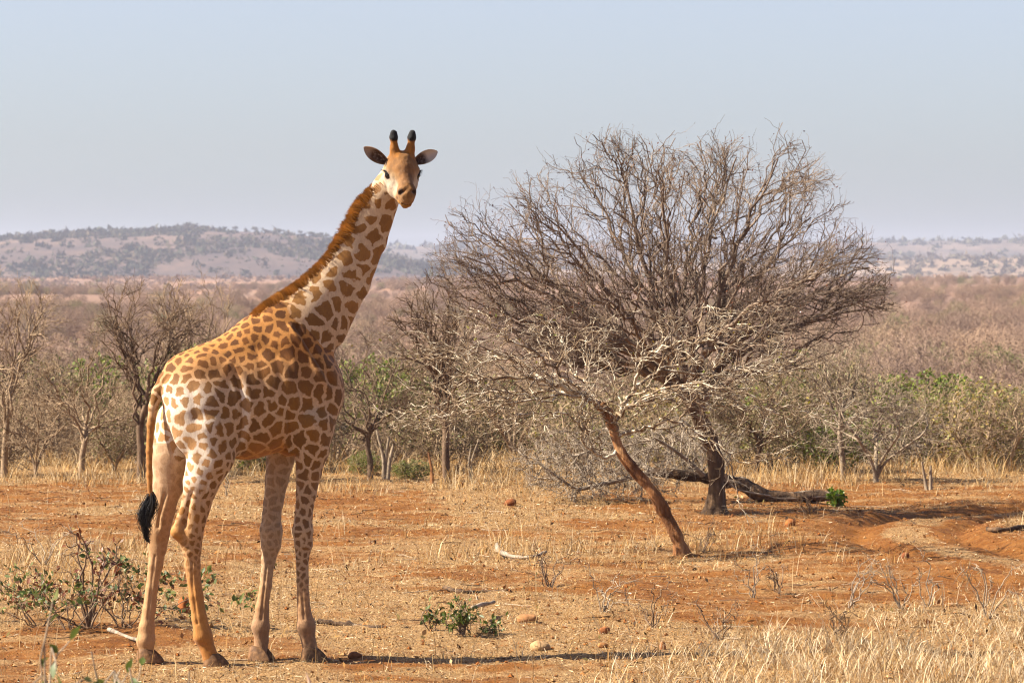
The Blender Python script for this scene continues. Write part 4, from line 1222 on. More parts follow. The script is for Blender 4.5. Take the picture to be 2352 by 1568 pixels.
sp = np.where(grp == 4, np.interp(Z_, [0.4, 0.9, 1.2, 1.5, 1.8, 2.1], [0.045, 0.055, 0.068, 0.085, 0.11, 0.122]), sp)
back = sstep(2.28, 2.45, Z_) * (1 - sstep(0.15, 0.45, U_)); back = np.where(grp == 1, 0, back)
sp = sp * (1 - 0.30 * back)
_a = np.concatenate([gf[:, i] for i in range(4)]); _b = np.concatenate([gf[:, (i + 1) % 4] for i in range(4)]); _deg = np.bincount(_a, minlength=len(gv)) + 1e-9
for _ in range(140): sp = 0.4 * sp + 0.6 * np.bincount(_a, sp[_b], len(gv)) / _deg
# dart throwing with variable radius
order = RNG.permutation(len(gv))[:26000]
seeds = []; sgrid = {}
CELL = 0.17
for i in order:
    p = gv[i]; r = sp[i] * (0.62 + 0.30 * ((i * 7919) % 1000) / 1000.0); key = (int(p[0] // CELL), int(p[1] // CELL), int(p[2] // CELL)); ok = True
    for a in (-1, 0, 1):
        for b in (-1, 0, 1):
            for c in (-1, 0, 1):
                for (qx, qy, qz, qr) in sgrid.get((key[0] + a, key[1] + b, key[2] + c), ()):
                    if (qx - p[0]) ** 2 + (qy - p[1]) ** 2 + (qz - p[2]) ** 2 < (0.5 * (r + qr)) ** 2: ok = False; break
                if not ok: break
            if not ok: break
        if not ok: break
    if ok:
        sgrid.setdefault(key, []).append((p[0], p[1], p[2], r)); seeds.append(p)
seeds = np.array(seeds)
kd = kdtree.KDTree(len(seeds))
for i, p in enumerate(seeds): kd.insert(p, i)
kd.balance()
ed = np.zeros(len(gv), np.float32); pid = np.zeros(len(gv), np.float32)
srand = RNG.random(len(seeds))
for i in range(len(gv)):
    p = Vector(gv[i]); w = sp[i]
    q_ = p + mnoise.noise_vector(p * 7.0) * (w * 0.26) + mnoise.noise_vector(p * 19.0) * (w * 0.17) + mnoise.noise_vector(p * 45.0) * (w * 0.06)
    r4 = kd.find_n(q_, 5)
    (a0, i0, d0) = r4[0]
    m = 1.0
    for (b, j, dj) in r4[1:]:
        L = (b - a0).length
        e = (dj * dj - d0 * d0) / (2 * L + 1e-9)
        if e < m: m = e
    ed[i] = m; pid[i] = srand[i0]

cream = np.tile([0.56, 0.40, 0.26], (len(gv), 1)); dark = np.tile([0.205, 0.098, 0.030], (len(gv), 1))
def blend(arr, col, w): return arr * (1 - w[:, None]) + np.array(col) * w[:, None]
up_ = sstep(2.0, 2.5, Z_) * (grp != 1) * (grp != 2)
cream = blend(cream, (0.46, 0.205, 0.055), 0.85 * up_)
dark = blend(dark, (0.125, 0.042, 0.010), 0.8 * up_)
nk = ((grp == 1) * sstep(2.6, 3.0, Z_) * sstep(0.30, 0.62, U_)).astype(float); up_ = np.maximum(up_, (grp == 1) * (1 - sstep(0.25, 0.55, U_)) * (Z_ > 2.3)); cream = blend(cream, (0.46, 0.205, 0.055), 0.85 * up_ * (grp == 1))
cream = blend(cream, (0.60, 0.45, 0.305), nk); dark = blend(dark, (0.27, 0.135, 0.048), nk)
# hind quarter: pale behind, patches washed out
rearface = sstep(0.0, 0.65, -gn[:, 0] * 1.0 - gn[:, 1] * 0.25) * sstep(1.2, 1.5, Z_) * (1 - sstep(2.12, 2.3, Z_)) * (grp != 5) * (U_ < 0)
cream = blend(cream, (0.74, 0.64, 0.53), 0.9 * rearface)
dark = blend(dark, (0.50, 0.30, 0.155), 0.65 * rearface)
thigh = ((grp == 4) * (1 - sstep(1.1, 1.6, Z_))).astype(float)
cream = blend(cream, (0.50, 0.29, 0.145), 0.8 * thigh)
dark = blend(dark, (0.28, 0.13, 0.045), 0.6 * thigh)
fore = ((grp == 3) * (1 - sstep(1.3, 1.7, Z_))).astype(float)
cream = blend(cream, (0.46, 0.325, 0.205), 0.8 * fore); dark = blend(dark, (0.18, 0.10, 0.055), 0.6 * fore)
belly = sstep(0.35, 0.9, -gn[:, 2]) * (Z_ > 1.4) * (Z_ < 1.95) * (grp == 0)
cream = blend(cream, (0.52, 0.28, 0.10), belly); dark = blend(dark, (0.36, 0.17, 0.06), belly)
amt = np.ones(len(gv))
lower = np.where(grp == 4, 1 - sstep(0.55, 0.95, Z_), np.where(grp == 3, 0.75 * (1 - sstep(0.30, 0.80, Z_)), 0))
amt = amt * (1 - lower * 0.85)
tan = np.where(lower[:, None] > 0, np.array([0.47, 0.235, 0.090]), cream)
cream = cream * (1 - lower[:, None]) + tan * lower[:, None]
cream = blend(cream, (0.40, 0.18, 0.062), (1 - sstep(0.12, 0.35, Z_)) * 0.7)
frontlow = ((grp == 3) * (1 - sstep(0.25, 0.6, Z_))).astype(float); cream = blend(cream, (0.32, 0.205, 0.13), frontlow * 0.75); dark = blend(dark, (0.17, 0.098, 0.055), frontlow)
# rusty hocks
for hk in (gp(404, 1228, -.165), gp(343, 1226, .165)):
    w_ = np.exp(-(np.linalg.norm(gv - hk, axis=1) / 0.085) ** 2)
    cream = blend(cream, (0.50, 0.23, 0.06), w_ * 0.9); amt = amt * (1 - w_)
# inner side of the legs is plain
medial = ((grp == 4) & (S_ > 0)) * sstep(0.0, 0.5, -gn[:, 1] - gn[:, 0] * 0.35) * (Z_ < 1.75)
amt = amt * (1 - 0.55 * medial); cream = blend(cream, (0.46, 0.29, 0.165), 0.8 * medial); dark = blend(dark, (0.33, 0.19, 0.105), 0.9 * medial)
medR = ((grp == 4) & (S_ < 0)) * sstep(0.2, 0.7, gn[:, 1]) * (Z_ < 1.75)
amt = amt * (1 - medR)
medF = ((grp == 3) & (S_ > 0)) * sstep(-0.1, 0.4, -gn[:, 1]) * (Z_ < 1.75)
amt = amt * (1 - 0.55 * medF)
# tail: rusty with faint spots
tl = (grp == 5) * (1 - sstep(1.85, 2.1, Z_)); cream = blend(cream, (0.42, 0.20, 0.075), tl); amt = amt * (1 - 0.6 * tl)
# face
hd = (grp == 2) | (grp == 6) | ((grp == 1) & (np.linalg.norm(rel, axis=1) < 0.15))
hdf = hd.astype(float)
amt = amt * (1 - hdf * sstep(-0.20, -0.09, hf_)) * (grp != 6)
face = np.tile([0.46, 0.35, 0.24], (len(gv), 1))
topw = sstep(-0.005, 0.045, hu_ - 0.10 * np.clip(hf_, 0, 1) * 0 + 0.012 - np.abs(hr_) * 0.30 + 0.02 * sstep(.05, .2, hf_))
face = blend(face, (0.23, 0.112, 0.040), topw)
cheek = np.exp(-((hu_ + 0.05) / 0.05) ** 2 - ((hf_ - 0.07) / 0.09) ** 2); face = blend(face, (0.56, 0.47, 0.37), cheek * 0.9)
ridge = np.exp(-((hr_) / 0.03) ** 2) * sstep(-0.02, 0.05, hf_) * (hu_ > -0.02); face = blend(face, (0.13, 0.058, 0.022), ridge * 0.75)  # dark stripe down the nose: shade put into the face colour
muz = sstep(0.16, 0.21, hf_ - hu_ * 0.25); face = blend(face, (0.25, 0.125, 0.045), muz * 0.85)
lip = sstep(0.20, 0.24, hf_) * (1 - sstep(-0.085, -0.06, hu_)); face = blend(face, (0.36, 0.18, 0.05), lip)
brow = np.exp(-((hu_ - 0.045) / 0.022) ** 2 - ((np.abs(hr_) - 0.095) / 0.035) ** 2); face = blend(face, (0.40, 0.27, 0.15), brow * 0.7)
fore_ = np.exp(-(hr_ / 0.05) ** 2 - ((hu_ - 0.09) / 0.05) ** 2); face = blend(face, (0.15, 0.068, 0.026), fore_ * 0.6)
wing = np.exp(-((np.abs(hr_) - 0.05) / 0.03) ** 2 - ((hf_ - 0.225) / 0.035) ** 2) * (hu_ > -0.06); face = blend(face, (0.13, 0.065, 0.03), wing * 0.55)
jaw = np.exp(-((hu_ + 0.135) / 0.03) ** 2) * (hf_ < 0.17); face = blend(face, (0.30, 0.22, 0.155), jaw * 0.6)
for sg in (-1, 1):
    dn = np.linalg.norm(rel - (hRl * .055 * sg + hUl * .004 + hFl * .262), axis=1); face = blend(face, (0.03, 0.016, 0.012), np.exp(-(dn / 0.027) ** 4))
    de = np.linalg.norm(rel - (hRl * .122 * sg + hUl * -.003 + hFl * .008), axis=1); face = blend(face, (0.04, 0.022, 0.016), np.exp(-(de / 0.044) ** 4))
mouth = np.exp(-((hu_ + 0.091) / 0.011) ** 2) * sstep(0.17, 0.2, hf_); face = blend(face, (0.09, 0.04, 0.02), mouth * 0.8)
horn = (grp == 6)
hornw = sstep(0.10, 0.15, hu_) * horn
face = blend(face, (0.30, 0.13, 0.036), hornw)
tip = sstep(0.228, 0.25, hu_ + 0.0 * hf_) * horn
face = blend(face, (0.005, 0.0045, 0.005), tip)
face = face * np.array([0.66 + 0.66 * (mnoise.noise(Vector((p[0] * 38, p[1] * 38, p[2] * 16))) * .5 + .5) for p in gv])[:, None]
amt = amt * (1 - 0.7 * np.exp(-(np.linalg.norm(rel - (hRl * -.09 + hUl * -.09 + hFl * -.05), axis=1) / 0.10) ** 2))
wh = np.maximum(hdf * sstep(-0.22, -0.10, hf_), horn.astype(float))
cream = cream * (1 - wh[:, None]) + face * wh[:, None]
th = np.full(len(gv), 0.0125)
th = np.where(grp == 1, 0.0195, th); th = th + 0.003 * rump * (grp == 0) + 0.002 * (grp == 4)
th = np.where(sp < 0.06, 0.009, th)
vary = (0.80 + 0.4 * pid)[:, None]
dark = dark * vary

def coat_mat():
    m = NT("giraffe_coat")
    v = m.coord()
    n1 = m.noise(60, 4, 0.7, v); n2 = m.noise(14, 4, 0.6, v)
    # hair lies along the limbs
    v2 = m.coord((70, 70, 16)); n3 = m.noise(2.2, 4, 0.7, v2)
    e = m.attr("edge").outputs['Fac']; t = m.attr("line").outputs['Fac']; a = m.attr("amount").outputs['Fac']
    x = m.math('SUBTRACT', e, t)
    x = m.math('ADD', x, m.math('MULTIPLY', m.math('SUBTRACT', n1.outputs[0], 0.5), 0.022))
    x = m.math('ADD', x, m.math('MULTIPLY', m.math('SUBTRACT', n2.outputs[0], 0.5), 0.020))
    mr = m.n("ShaderNodeMapRange"); mr.interpolation_type = 'SMOOTHSTEP'
    mr.inputs['From Min'].default_value = -0.005; mr.inputs['From Max'].default_value = 0.006
    m.l(x, mr.inputs['Value'])
    mask = m.math('MULTIPLY', mr.outputs[0], a)
    c = m.mix(mask, m.attr("pale").outputs['Color'], m.attr("dark").outputs['Color'])
    f = m.ramp(n3.outputs[0], [(0.25, (0.72, 0.70, 0.68)), (0.5, (1, 1, 1)), (0.8, (1.22, 1.2, 1.16))])
    c = m.mix(1.0, c, f, 'MULTIPLY')
    f2 = m.ramp(n2.outputs[0], [(0.3, (0.86, 0.84, 0.82)), (0.7, (1.1, 1.1, 1.1))])
    c = m.mix(1.0, c, f2, 'MULTIPLY')
    m.color(c)
    m.b.inputs['Roughness'].default_value = 0.75
    m.b.inputs['Specular IOR Level'].default_value = 0.25
    m.b.inputs['Sheen Weight'].default_value = 0.08
    m.b.inputs['Sheen Roughness'].default_value = 0.5
    h = m.math('ADD', m.math('MULTIPLY', n3.outputs[0], 0.6), m.math('MULTIPLY', n2.outputs[0], 0.8))
    m.bump(h, 0.45, 0.012)
    return m.m
M_COAT = coat_mat()
giraffe = empty("giraffe", (GX, GY, 0), GA)
tag(giraffe, "tall giraffe with brown patches standing in the clearing, head turned sideways from the body", "giraffe")
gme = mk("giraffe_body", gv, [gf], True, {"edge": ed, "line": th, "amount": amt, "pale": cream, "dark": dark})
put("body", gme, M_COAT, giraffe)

# eyes with lids and lashes
m = NT("giraffe_eye"); m.color((0.012, 0.007, 0.006)); m.b.inputs['Roughness'].default_value = 0.08; m.b.inputs['Specular IOR Level'].default_value = 0.5; M_EYE = m.m
m = NT("black_hair"); m.color((0.012, 0.010, 0.009)); m.b.inputs['Roughness'].default_value = 0.5; M_BLACK = m.m
def uv_ball(name, r, seg=18, rg=12):
    v, f = [], []
    for i in range(rg + 1):
        a = math.pi * i / rg
        for j in range(seg):
            b = 2 * math.pi * j / seg
            v.append((r * math.sin(a) * math.cos(b), r * math.sin(a) * math.sin(b), r * math.cos(a)))
    for i in range(rg):
        for j in range(seg):
            f.append((i * seg + j, (i + 1) * seg + j, (i + 1) * seg + (j + 1) % seg, i * seg + (j + 1) % seg))
    return mk(name, v, [np.array(f)], True)
eyeball = uv_ball("eyeball", 0.033)
for sg in (-1, 1):
    ec = hl(.112 * sg, -.004, .008)
    eo = put("eye", eyeball, M_EYE, giraffe, Vector(ec))
    vs_, fs_ = [], []
    for i in range(22):
        t = i / 21
        ang = math.radians(-20 + 150 * t)     # along the upper lid, front to back
        base = np.array([.125 * sg, .016 + .006 * math.sin(math.pi * t), .034 - .062 * t])
        out = np.array([sg * (0.55 + 0.45 * t), 0.05 - 0.25 * (1 - t), 0.55 - 0.75 * t]); out /= np.linalg.norm(out)
        L = 0.030 + 0.026 * t
        a = hl(*(base - np.array([0, 0, .0035]))); b = hl(*(base + np.array([0, 0, .0035]))); c = hl(*(base + out * L))
        k = len(vs_); vs_ += [a - ec, b - ec, c - ec]; fs_.append((k, k + 1, k + 2))
    lash = put("eyelashes", mk("eyelashes", vs_, [np.array(fs_)]), M_BLACK, eo)

# ears: cupped leaves with thickness
def ear_mat():
    m = NT("ear_hair"); v = m.coord((1, 1, 1)); n = m.noise(40, 4, 0.7, v)
    c = m.mix(m.attr("inner").outputs['Fac'], m.attr("col").outputs['Color'], m.ramp(n.outputs[0], [(0.35, (0.02, 0.013, 0.011)), (0.5, (0.05, 0.033, 0.027)), (0.68, (0.32, 0.25, 0.20))]))
    m.color(c); m.translucent((0.35, 0.16, 0.08), 0.15); return m.m
M_EAR = ear_mat()
for sg in (-1, 1):
    if sg < 0: base = np.array([-.118, .045, -.105]); tipp = np.array([-.305, .150, -.145])
    else: base = np.array([.112, .045, -.105]); tipp = np.array([.298, .132, -.135])
    axis = tipp - base; L = np.linalg.norm(axis); axis /= L
    face_n = np.array([-0.12 if sg < 0 else -1.0, 0.25, 1.0]); face_n -= axis * face_n.dot(axis); face_n /= np.linalg.norm(face_n)
    wd = np.cross(axis, face_n)
    NU, NV = 15, 11
    vv, cc, inn = [], [], []
    for side in (0, 1):
        for i in range(NU):
            t = i / (NU - 1)
            w = 0.078 * (0.10 + t) ** 0.62 * max(0.0, 1 - t ** 2.3) ** 0.85 + 0.005
            if t > 0.999: w = 0.006
            for j in range(NV):
                q = -1 + 2 * j / (NV - 1)
                cup = 0.050 * (1 - t * 0.55) * (q * q - 0.6) * min(1, w / 0.05)
                p = base + axis * (L * t) + wd * (w * q) + face_n * (cup + (0.0 if side == 0 else -0.009) - 0.02 * t * t)
                vv.append(hl(*p))
                edge_ = max(abs(q) ** 3, t ** 4)
                inn.append((1 - edge_) if side == 0 else 0.0)
                cc.append(((0.66, 0.56, 0.46) if sg > 0 else (0.40, 0.31, 0.24)) if (t > (0.42 if sg > 0 else 0.6) and side == 0) else ((0.27, 0.13, 0.055) if side else (0.22, 0.13, 0.075)))  # cream tip, larger and paler on right ear: sunlight put into its colour
    ff = []
    for side in (0, 1):
        o = side * NU * NV
        for i in range(NU - 1):
            for j in range(NV - 1):
                qd_ = (o + i * NV + j, o + (i + 1) * NV + j, o + (i + 1) * NV + j + 1, o + i * NV + j + 1)
                ff.append(qd_ if (side == 0) == (sg > 0) else qd_[::-1])
    o = NU * NV
    for i in range(NU - 1):
        for j in (0, NV - 1): ff.append((i * NV + j, (i + 1) * NV + j, o + (i + 1) * NV + j, o + i * NV + j))
    for j in range(NV - 1): ff.append(((NU - 1) * NV + j, (NU - 1) * NV + j + 1, o + (NU - 1) * NV + j + 1, o + (NU - 1) * NV + j))
    inn = np.array(inn); inn[:NU * NV] *= np.repeat(1 - (sstep(0.40, 0.58, np.linspace(0, 1, NU)) if sg > 0 else sstep(0.5, 0.8, np.linspace(0, 1, NU))), NV) ** 0.7
    put("ear", mk("ear", vv, [np.array(ff)], True, {"col": np.array(cc), "inner": inn}), M_EAR, giraffe)

# mane: short upright hair down the back of the neck
mane_px = [(898, 372, -.06), (880, 398, -.06), (858, 417, -.05), (832, 440, -.035), (812, 462, -.03), (790, 502, -.02), (766, 546, -.015), (738, 589, -.01), (702, 624, -.005), (662, 654, 0), (622, 679, 0), (590, 702, 0), (568, 730, 0), (548, 760, 0)]
mc = polyl([gp(p[0] + 1, p[1] + 1, p[2]) for p in mane_px], 10)
seg = np.linalg.norm(np.diff(mc, axis=0), axis=1); cum = np.concatenate([[0], np.cumsum(seg)])
NM = 14000
tt = RNG.random(NM) * cum[-1]
base = np.stack([np.interp(tt, cum, mc[:, k]) for k in range(3)], 1)
tg = np.stack([np.interp(np.minimum(tt + 0.02, cum[-1]), cum, mc[:, k]) for k in range(3)], 1) - np.stack([np.interp(np.maximum(tt - 0.02, 0), cum, mc[:, k]) for k in range(3)], 1)
tg /= np.linalg.norm(tg, axis=1, keepdims=True)
nrm = np.cross(tg, np.array([0, 1, 0])); nrm /= np.linalg.norm(nrm, axis=1, keepdims=True)
nrm *= np.sign(nrm[:, 2:3] + 1e-9) * 1.0
side = RNG.normal(size=NM)
f_ = tt / cum[-1]
amp = np.interp(f_, [0, 0.06, 0.2, 0.55, 0.8, 0.93, 1.0], [0.85, 0.9, 0.95, 1.0, 0.95, 0.8, 0.25])
bkd = kdtree.KDTree(len(gv) // 2 + 1)
for i_ in range(0, len(gv), 2): bkd.insert(gv[i_], i_)
bkd.balance()
gap = np.array([bkd.find(c_)[2] for c_ in mc]); gap = np.interp(tt, cum, gap)
inset = (np.clip(gap, 0.038, 0.060) * (0.85 + 0.45 * RNG.random(NM)) + 0.02) * (0.4 + 0.6 * amp)
b0 = base - nrm * inset[:, None] + np.array([0, 1, 0]) * (side * 0.012 * (1 + inset / 0.05))[:, None]
# hair on the flanks of the crest starts lower and lies up against it
b0[:, 1] += -0.030 * np.clip(inset / 0.085, 0, 1) * np.where(RNG.random(NM) < 0.62, 1, -1)
ln_ = inset * (0.86 + 0.16 * RNG.random(NM)) + 0.006 * RNG.random(NM)
clump = np.stack([vn(tt * 38, side * 0 + 3, 5) - 0.5, vn(tt * 38, side * 0 + 9, 6) - 0.5], 1)
d_ = nrm * 1.0 + tg * (0.15 + clump[:, :1] * 0.55) + np.array([0, 1, 0]) * (side * 0.10 + clump[:, 1] * 0.4)[:, None] + RNG.normal(size=(NM, 3)) * 0.06
d_ /= np.linalg.norm(d_, axis=1, keepdims=True)
wv = np.cross(d_, RNG.normal(size=(NM, 3))); wv /= np.linalg.norm(wv, axis=1, keepdims=True)
hw = 0.0026
mv = np.stack([b0 - wv * hw, b0 + wv * hw, b0 + d_ * (ln_ * .6)[:, None] + wv * hw * .8, b0 + d_ * (ln_ * .6)[:, None] - wv * hw * .8, b0 + d_ * ln_[:, None]], 1)
lightc = np.array([0.50, 0.245, 0.078]); darkc = np.array([0.19, 0.085, 0.03])
cl = sstep(0.35, 0.75, vn(tt * 30, np.zeros(NM), 7))[:, None]
hc = lightc * (1 - cl * 0.55) + darkc * cl * 0.55
hc = hc * (0.75 + 0.5 * RNG.random((NM, 1)))
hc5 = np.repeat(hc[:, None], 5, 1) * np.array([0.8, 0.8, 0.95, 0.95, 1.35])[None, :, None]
k = np.arange(NM)[:, None] * 5
M_MANE = mat_vcol("mane_hair", 0.6, 0.2, 0.3)
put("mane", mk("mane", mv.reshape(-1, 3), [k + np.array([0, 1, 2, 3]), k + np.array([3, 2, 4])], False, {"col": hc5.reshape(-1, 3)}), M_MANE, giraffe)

# tail tuft: long wavy black hair
runs = []
tb = [gp(345, 1140, .02), gp(347, 1152, .02)]
tuft_path = polyl([gp(346, 1128, .02), gp(344, 1150, .02), gp(338, 1170, .02), (gp(332, 1186, .02)), gp(335, 1208, .02), gp(336, 1232, .02), gp(342, 1254, .02)], 5)
for i in range(420):
    off = RNG.normal(size=3) * np.array([0.018, 0.018, 0.012]); n0 = RNG.integers(0, 9); n1 = RNG.integers(14, len(tuft_path))
    ph = RNG.random() * 6.28; am = 0.010 + 0.012 * RNG.random()
    pts = []
    for j in range(n0, n1, 2):
        t = (j - n0) / max(1, n1 - n0)
        fan = 0.35 + 1.15 * math.sin(math.pi * min(1, (j / len(tuft_path)) * 1.25) ** 0.9)
        pts.append(tuft_path[j] + off * fan + np.array([math.sin(ph + j * 0.8), math.cos(ph + j * .6), 0]) * am * t)
    if len(pts) > 2: runs.append((np.array(pts), np.linspace(0.0032, 0.0012, len(pts))))
put("tail_tuft", tube_mesh("tail_tuft", runs, 3), M_BLACK, giraffe)

# hooves: two toes each
def hoof_mat():
    m = NT("dusty_hoof"); v = m.coord(); n = m.noise(25, 4, 0.6, v)
    m.color(m.ramp(n.outputs[0], [(0.3, (0.085, 0.045, 0.025)), (0.55, (0.19, 0.105, 0.055)), (0.75, (0.32, 0.18, 0.095))]))
    m.b.inputs['Roughness'].default_value = 0.7; m.bump(n.outputs[0], 0.4, 0.01); return m.m
M_HOOF = hoof_mat()
def hoof_mesh(name, L, W, H):
    vv, ff = [], []
    for sg in (-1, 1):
        rings = [(0.0, 1.06, 0.0), (0.30, 1.0, 0.03), (0.65, 0.86, 0.10), (1.0, 0.66, 0.22), (1.12, 0.40, 0.26)]
        o = len(vv); NS = 16
        for (h, sc, shift) in rings:
            for a in range(NS):
                b = 2 * math.pi * a / NS
                x = math.cos(b); y = math.sin(b)
                front = max(0, x) ** 1.5
                px_ = (x * 0.5 * (1 + 0.25 * front) + 0.06 - shift * 0.55) * L * sc
                py_ = sg * (W * 0.26 + y * W * 0.245 * (1 - 0.35 * front) * sc * 1.0) - sg * front * W * 0.05
                hz = h * H * (1 - 0.35 * max(0, x) * (0.6 if h < 1.05 else .3))
                vv.append((px_, py_, hz))
        for i in range(len(rings) - 1):
            for a in range(NS):
                ff.append((o + i * NS + a, o + i * NS + (a + 1) % NS, o + (i + 1) * NS + (a + 1) % NS, o + (i + 1) * NS + a))
        e = o + (len(rings) - 1) * NS
        vv.append(tuple(np.mean(vv[e:e + NS], axis=0))); c_ = len(vv) - 1
        for a in range(0, NS, 2): ff.append((e + a, e + (a + 1) % NS, e + (a + 2) % NS, c_))
    return mk(name, vv, [np.array(ff)], True)
hm = hoof_mesh("hoof", 0.18, 0.165, 0.105)
for (px, py, s_, rz) in ((492, 1521, -.16, -0.35), (339, 1530, .16, -0.5), (716, 1516, -.15, -0.45), (597, 1508, .15, -0.9)):
    p = gp(px, py, s_)
    ho = put("hoof", hm, M_HOOF, giraffe, Vector((p[0], p[1], gz1(GX + p[0] * _c - p[1] * _s, GY + p[0] * _s + p[1] * _c) - 0.004)))
    ho.rotation_euler = (0, 0, rz)
# ------------------------------------------------------------------ shrubs with single leaves
def leaf_mesh(name, L, W, mat, curl=0.25):
    v = [(0, 0, 0), (W * .42, L * .30, curl * W * .4), (W * .5, L * .55, curl * W * .5), (0, L, -curl * L * .25), (-W * .5, L * .55, curl * W * .5), (-W * .42, L * .30, curl * W * .4), (0, L * .30, 0), (0, L * .6, -.02 * L)]
    f3 = [(0, 1, 6), (0, 6, 5), (2, 3, 7), (7, 3, 4)]; f4 = [(1, 2, 7, 6), (6, 7, 4, 5)]
    me = mk(name, v, [np.array(f3), np.array(f4)], True); me.materials.append(mat); return me
def leaf_mat(name, a, b, c):
    m = NT(name); oi = m.n("ShaderNodeObjectInfo"); col = m.ramp(oi.outputs['Random'], [(0, a), (0.5, b), (1, c)])
    m.color(col); m.b.inputs['Roughness'].default_value = 0.45; m.b.inputs['Specular IOR Level'].default_value = 0.4; m.translucent(col, 0.3); return m.m
M_GL = leaf_mat("shrub_leaf_green", (0.06, 0.095, 0.024), (0.12, 0.155, 0.038), (0.21, 0.215, 0.07))
M_RL = leaf_mat("shrub_leaf_red", (0.11, 0.035, 0.022), (0.20, 0.07, 0.04), (0.30, 0.13, 0.075))
M_BL = leaf_mat("shrub_leaf_bright", (0.12, 0.20, 0.03), (0.17, 0.26, 0.04), (0.23, 0.31, 0.06))
M_STEM = mat_bark("shrub_stem", (0.08, 0.05, 0.035), (0.22, 0.15, 0.10), (0.40, 0.30, 0.21), 8, stretch=0.5, bump=0.3)
GLEAF = leaf_mesh("leaf_green", 0.062, 0.034, M_GL); RLEAF = leaf_mesh("leaf_red", 0.055, 0.028, M_RL); BLEAF = leaf_mesh("leaf_bright", 0.085, 0.05, M_BL); SLEAF = leaf_mesh("leaf_small", 0.05, 0.022, M_GL)

def add_leaves(parent, pts, dirs, me, rg, smin=0.7, smax=1.4, name="leaf"):
    for p, d in zip(pts, dirs):
        o = bpy.data.objects.new(name, me); COL.objects.link(o); o.parent = parent
        o.location = p
        o.rotation_euler = Vector(d).to_track_quat('Y', 'Z').to_euler()
        o.rotation_euler.rotate_axis('Y', rg.normal() * 0.8)
        s_ = rg.uniform(smin, smax); o.scale = (s_, s_, s_)

def shrub_stems(rg, n, R, H, droop=0.0, sub=3, rad=0.008, spread_dir=None):
    """list of (points, radii), and leaf sites (p, d)"""
    runs, sites = [], []
    for i in range(n):
        a = rg.random() * 6.28 if spread_dir is None else rg.normal() * spread_dir[1] + spread_dir[0]
        q = rg.uniform(0.3, 1.0); h = H * rg.uniform(0.45, 1.0) * (1.15 - 0.5 * q)
        e = np.array([math.cos(a) * R * q, math.sin(a) * R * q, h])
        m1 = np.array([e[0] * .35, e[1] * .35, h * (.5 + .2 * rg.random())]) + rg.normal(size=3) * 0.03
        m2 = np.array([e[0] * .7, e[1] * .7, h * (.85 + .1 * rg.random() + droop)]) + rg.normal(size=3) * 0.04
        p = polyl([(0, 0, -.03), m1, m2, e], 4); p[1:] += rg.normal(size=(len(p) - 1, 3)) * 0.008
        runs.append((p, np.linspace(rad, rad * .35, len(p))))
        for j in range(4, len(p)):
            sites.append((p[j], p[j] - p[j - 1]))
        for k in range(sub):
            j = rg.integers(4, len(p) - 1); d = (p[j] - p[j - 1]); d = d / np.linalg.norm(d) + rg.normal(size=3) * .7 + np.array([0, 0, .2]); d /= np.linalg.norm(d)
            L = rg.uniform(.10, .28) * (R + H) * .5
            s_ = polyl([p[j], p[j] + d * L * .5 + rg.normal(size=3) * .012, p[j] + d * L + rg.normal(size=3) * .02], 3)
            runs.append((s_, np.linspace(rad * .55, rad * .22, len(s_))))
            for jj in range(2, len(s_)): sites.append((s_[jj], d))
    return runs, sites

# the big shrub beside the hind hooves
rg = np.random.default_rng(3)
b = at(205, 1446)
sh = place("leafy_shrub", b, "straggling shrub with green leaves and dry red leaves beside the hind hooves", "shrub")
sh.scale = (1.28, 1.28, 1.28)
runs, sites = [], []
for (ox, oy, n_, R_, H_, dr_) in ((0, 0, 8, 0.75, 0.56, .05), (-.35, .1, 7, 0.62, 0.42, .12), (.22, .1, 7, 0.62, 0.50, .1), (-.1, -.2, 5, 0.55, 0.38, .15), (.35, -.1, 4, .5, .45, .15)):
    ra_, sa_ = shrub_stems(rg, n_, R_, H_, dr_, 5, 0.0052)
    for p_, r_ in ra_: p_ += np.array([ox, oy, 0]); p_[2:] += rg.normal(size=(len(p_) - 2, 3)) * .006
    runs += ra_; sites += [(p_ + np.array([ox, oy, 0]), d_) for p_, d_ in sa_]
r2, s2 = shrub_stems(rg, 6, 0.25, 0.95, 0, 3, 0.009); runs += r2
put("stems", tube_mesh("shrub_stems", runs, 5), M_STEM, sh)
sites = [s_ for s_ in sites]
def pick_leaf(n, cond):
    out = [sites[i] for i in rg.permutation(len(sites)) if cond(sites[i][0])]
    out = out[:max(20, n // 3)]
    res = []
    for k in range(n):
        p, d = out[k % len(out)]
        res.append((p + rg.normal(size=3) * .02, d / (np.linalg.norm(d) + 1e-9) + rg.normal(size=3) * .8 + np.array([0, 0, .1])))
    return [r[0] for r in res], [r[1] for r in res]
P_, D_ = pick_leaf(295, lambda p: np.hypot(p[0], p[1]) > .28 and p[2] > .14); add_leaves(sh, P_, D_, GLEAF, rg, .5, 1.0)
P_, D_ = pick_leaf(800, lambda p: np.hypot(p[0], p[1]) > .22 and p[2] > .10)
lv_ = leaf_quads(np.array(P_) + rg.normal(size=(len(P_), 3)) * .02, 0.042, rg, 0.3, 0.5); lc_ = np.array([(0.07, 0.10, 0.03), (0.13, 0.155, 0.045), (0.20, 0.20, 0.07), (0.16, 0.08, 0.04)])[rg.integers(0, 4, len(P_))]
put('small_leaves', mk('small_leaves', lv_, [np.arange(len(lv_)).reshape(-1, 4)], False, {'col': np.repeat(lc_, 4, 0)}), M_LEAF, sh)['kind'] = 'stuff'
P_, D_ = pick_leaf(200, lambda p: np.hypot(p[0], p[1]) < .55 and p[2] < .45); add_leaves(sh, P_, D_, RLEAF, rg, .5, 1.0, name="dry_leaf")
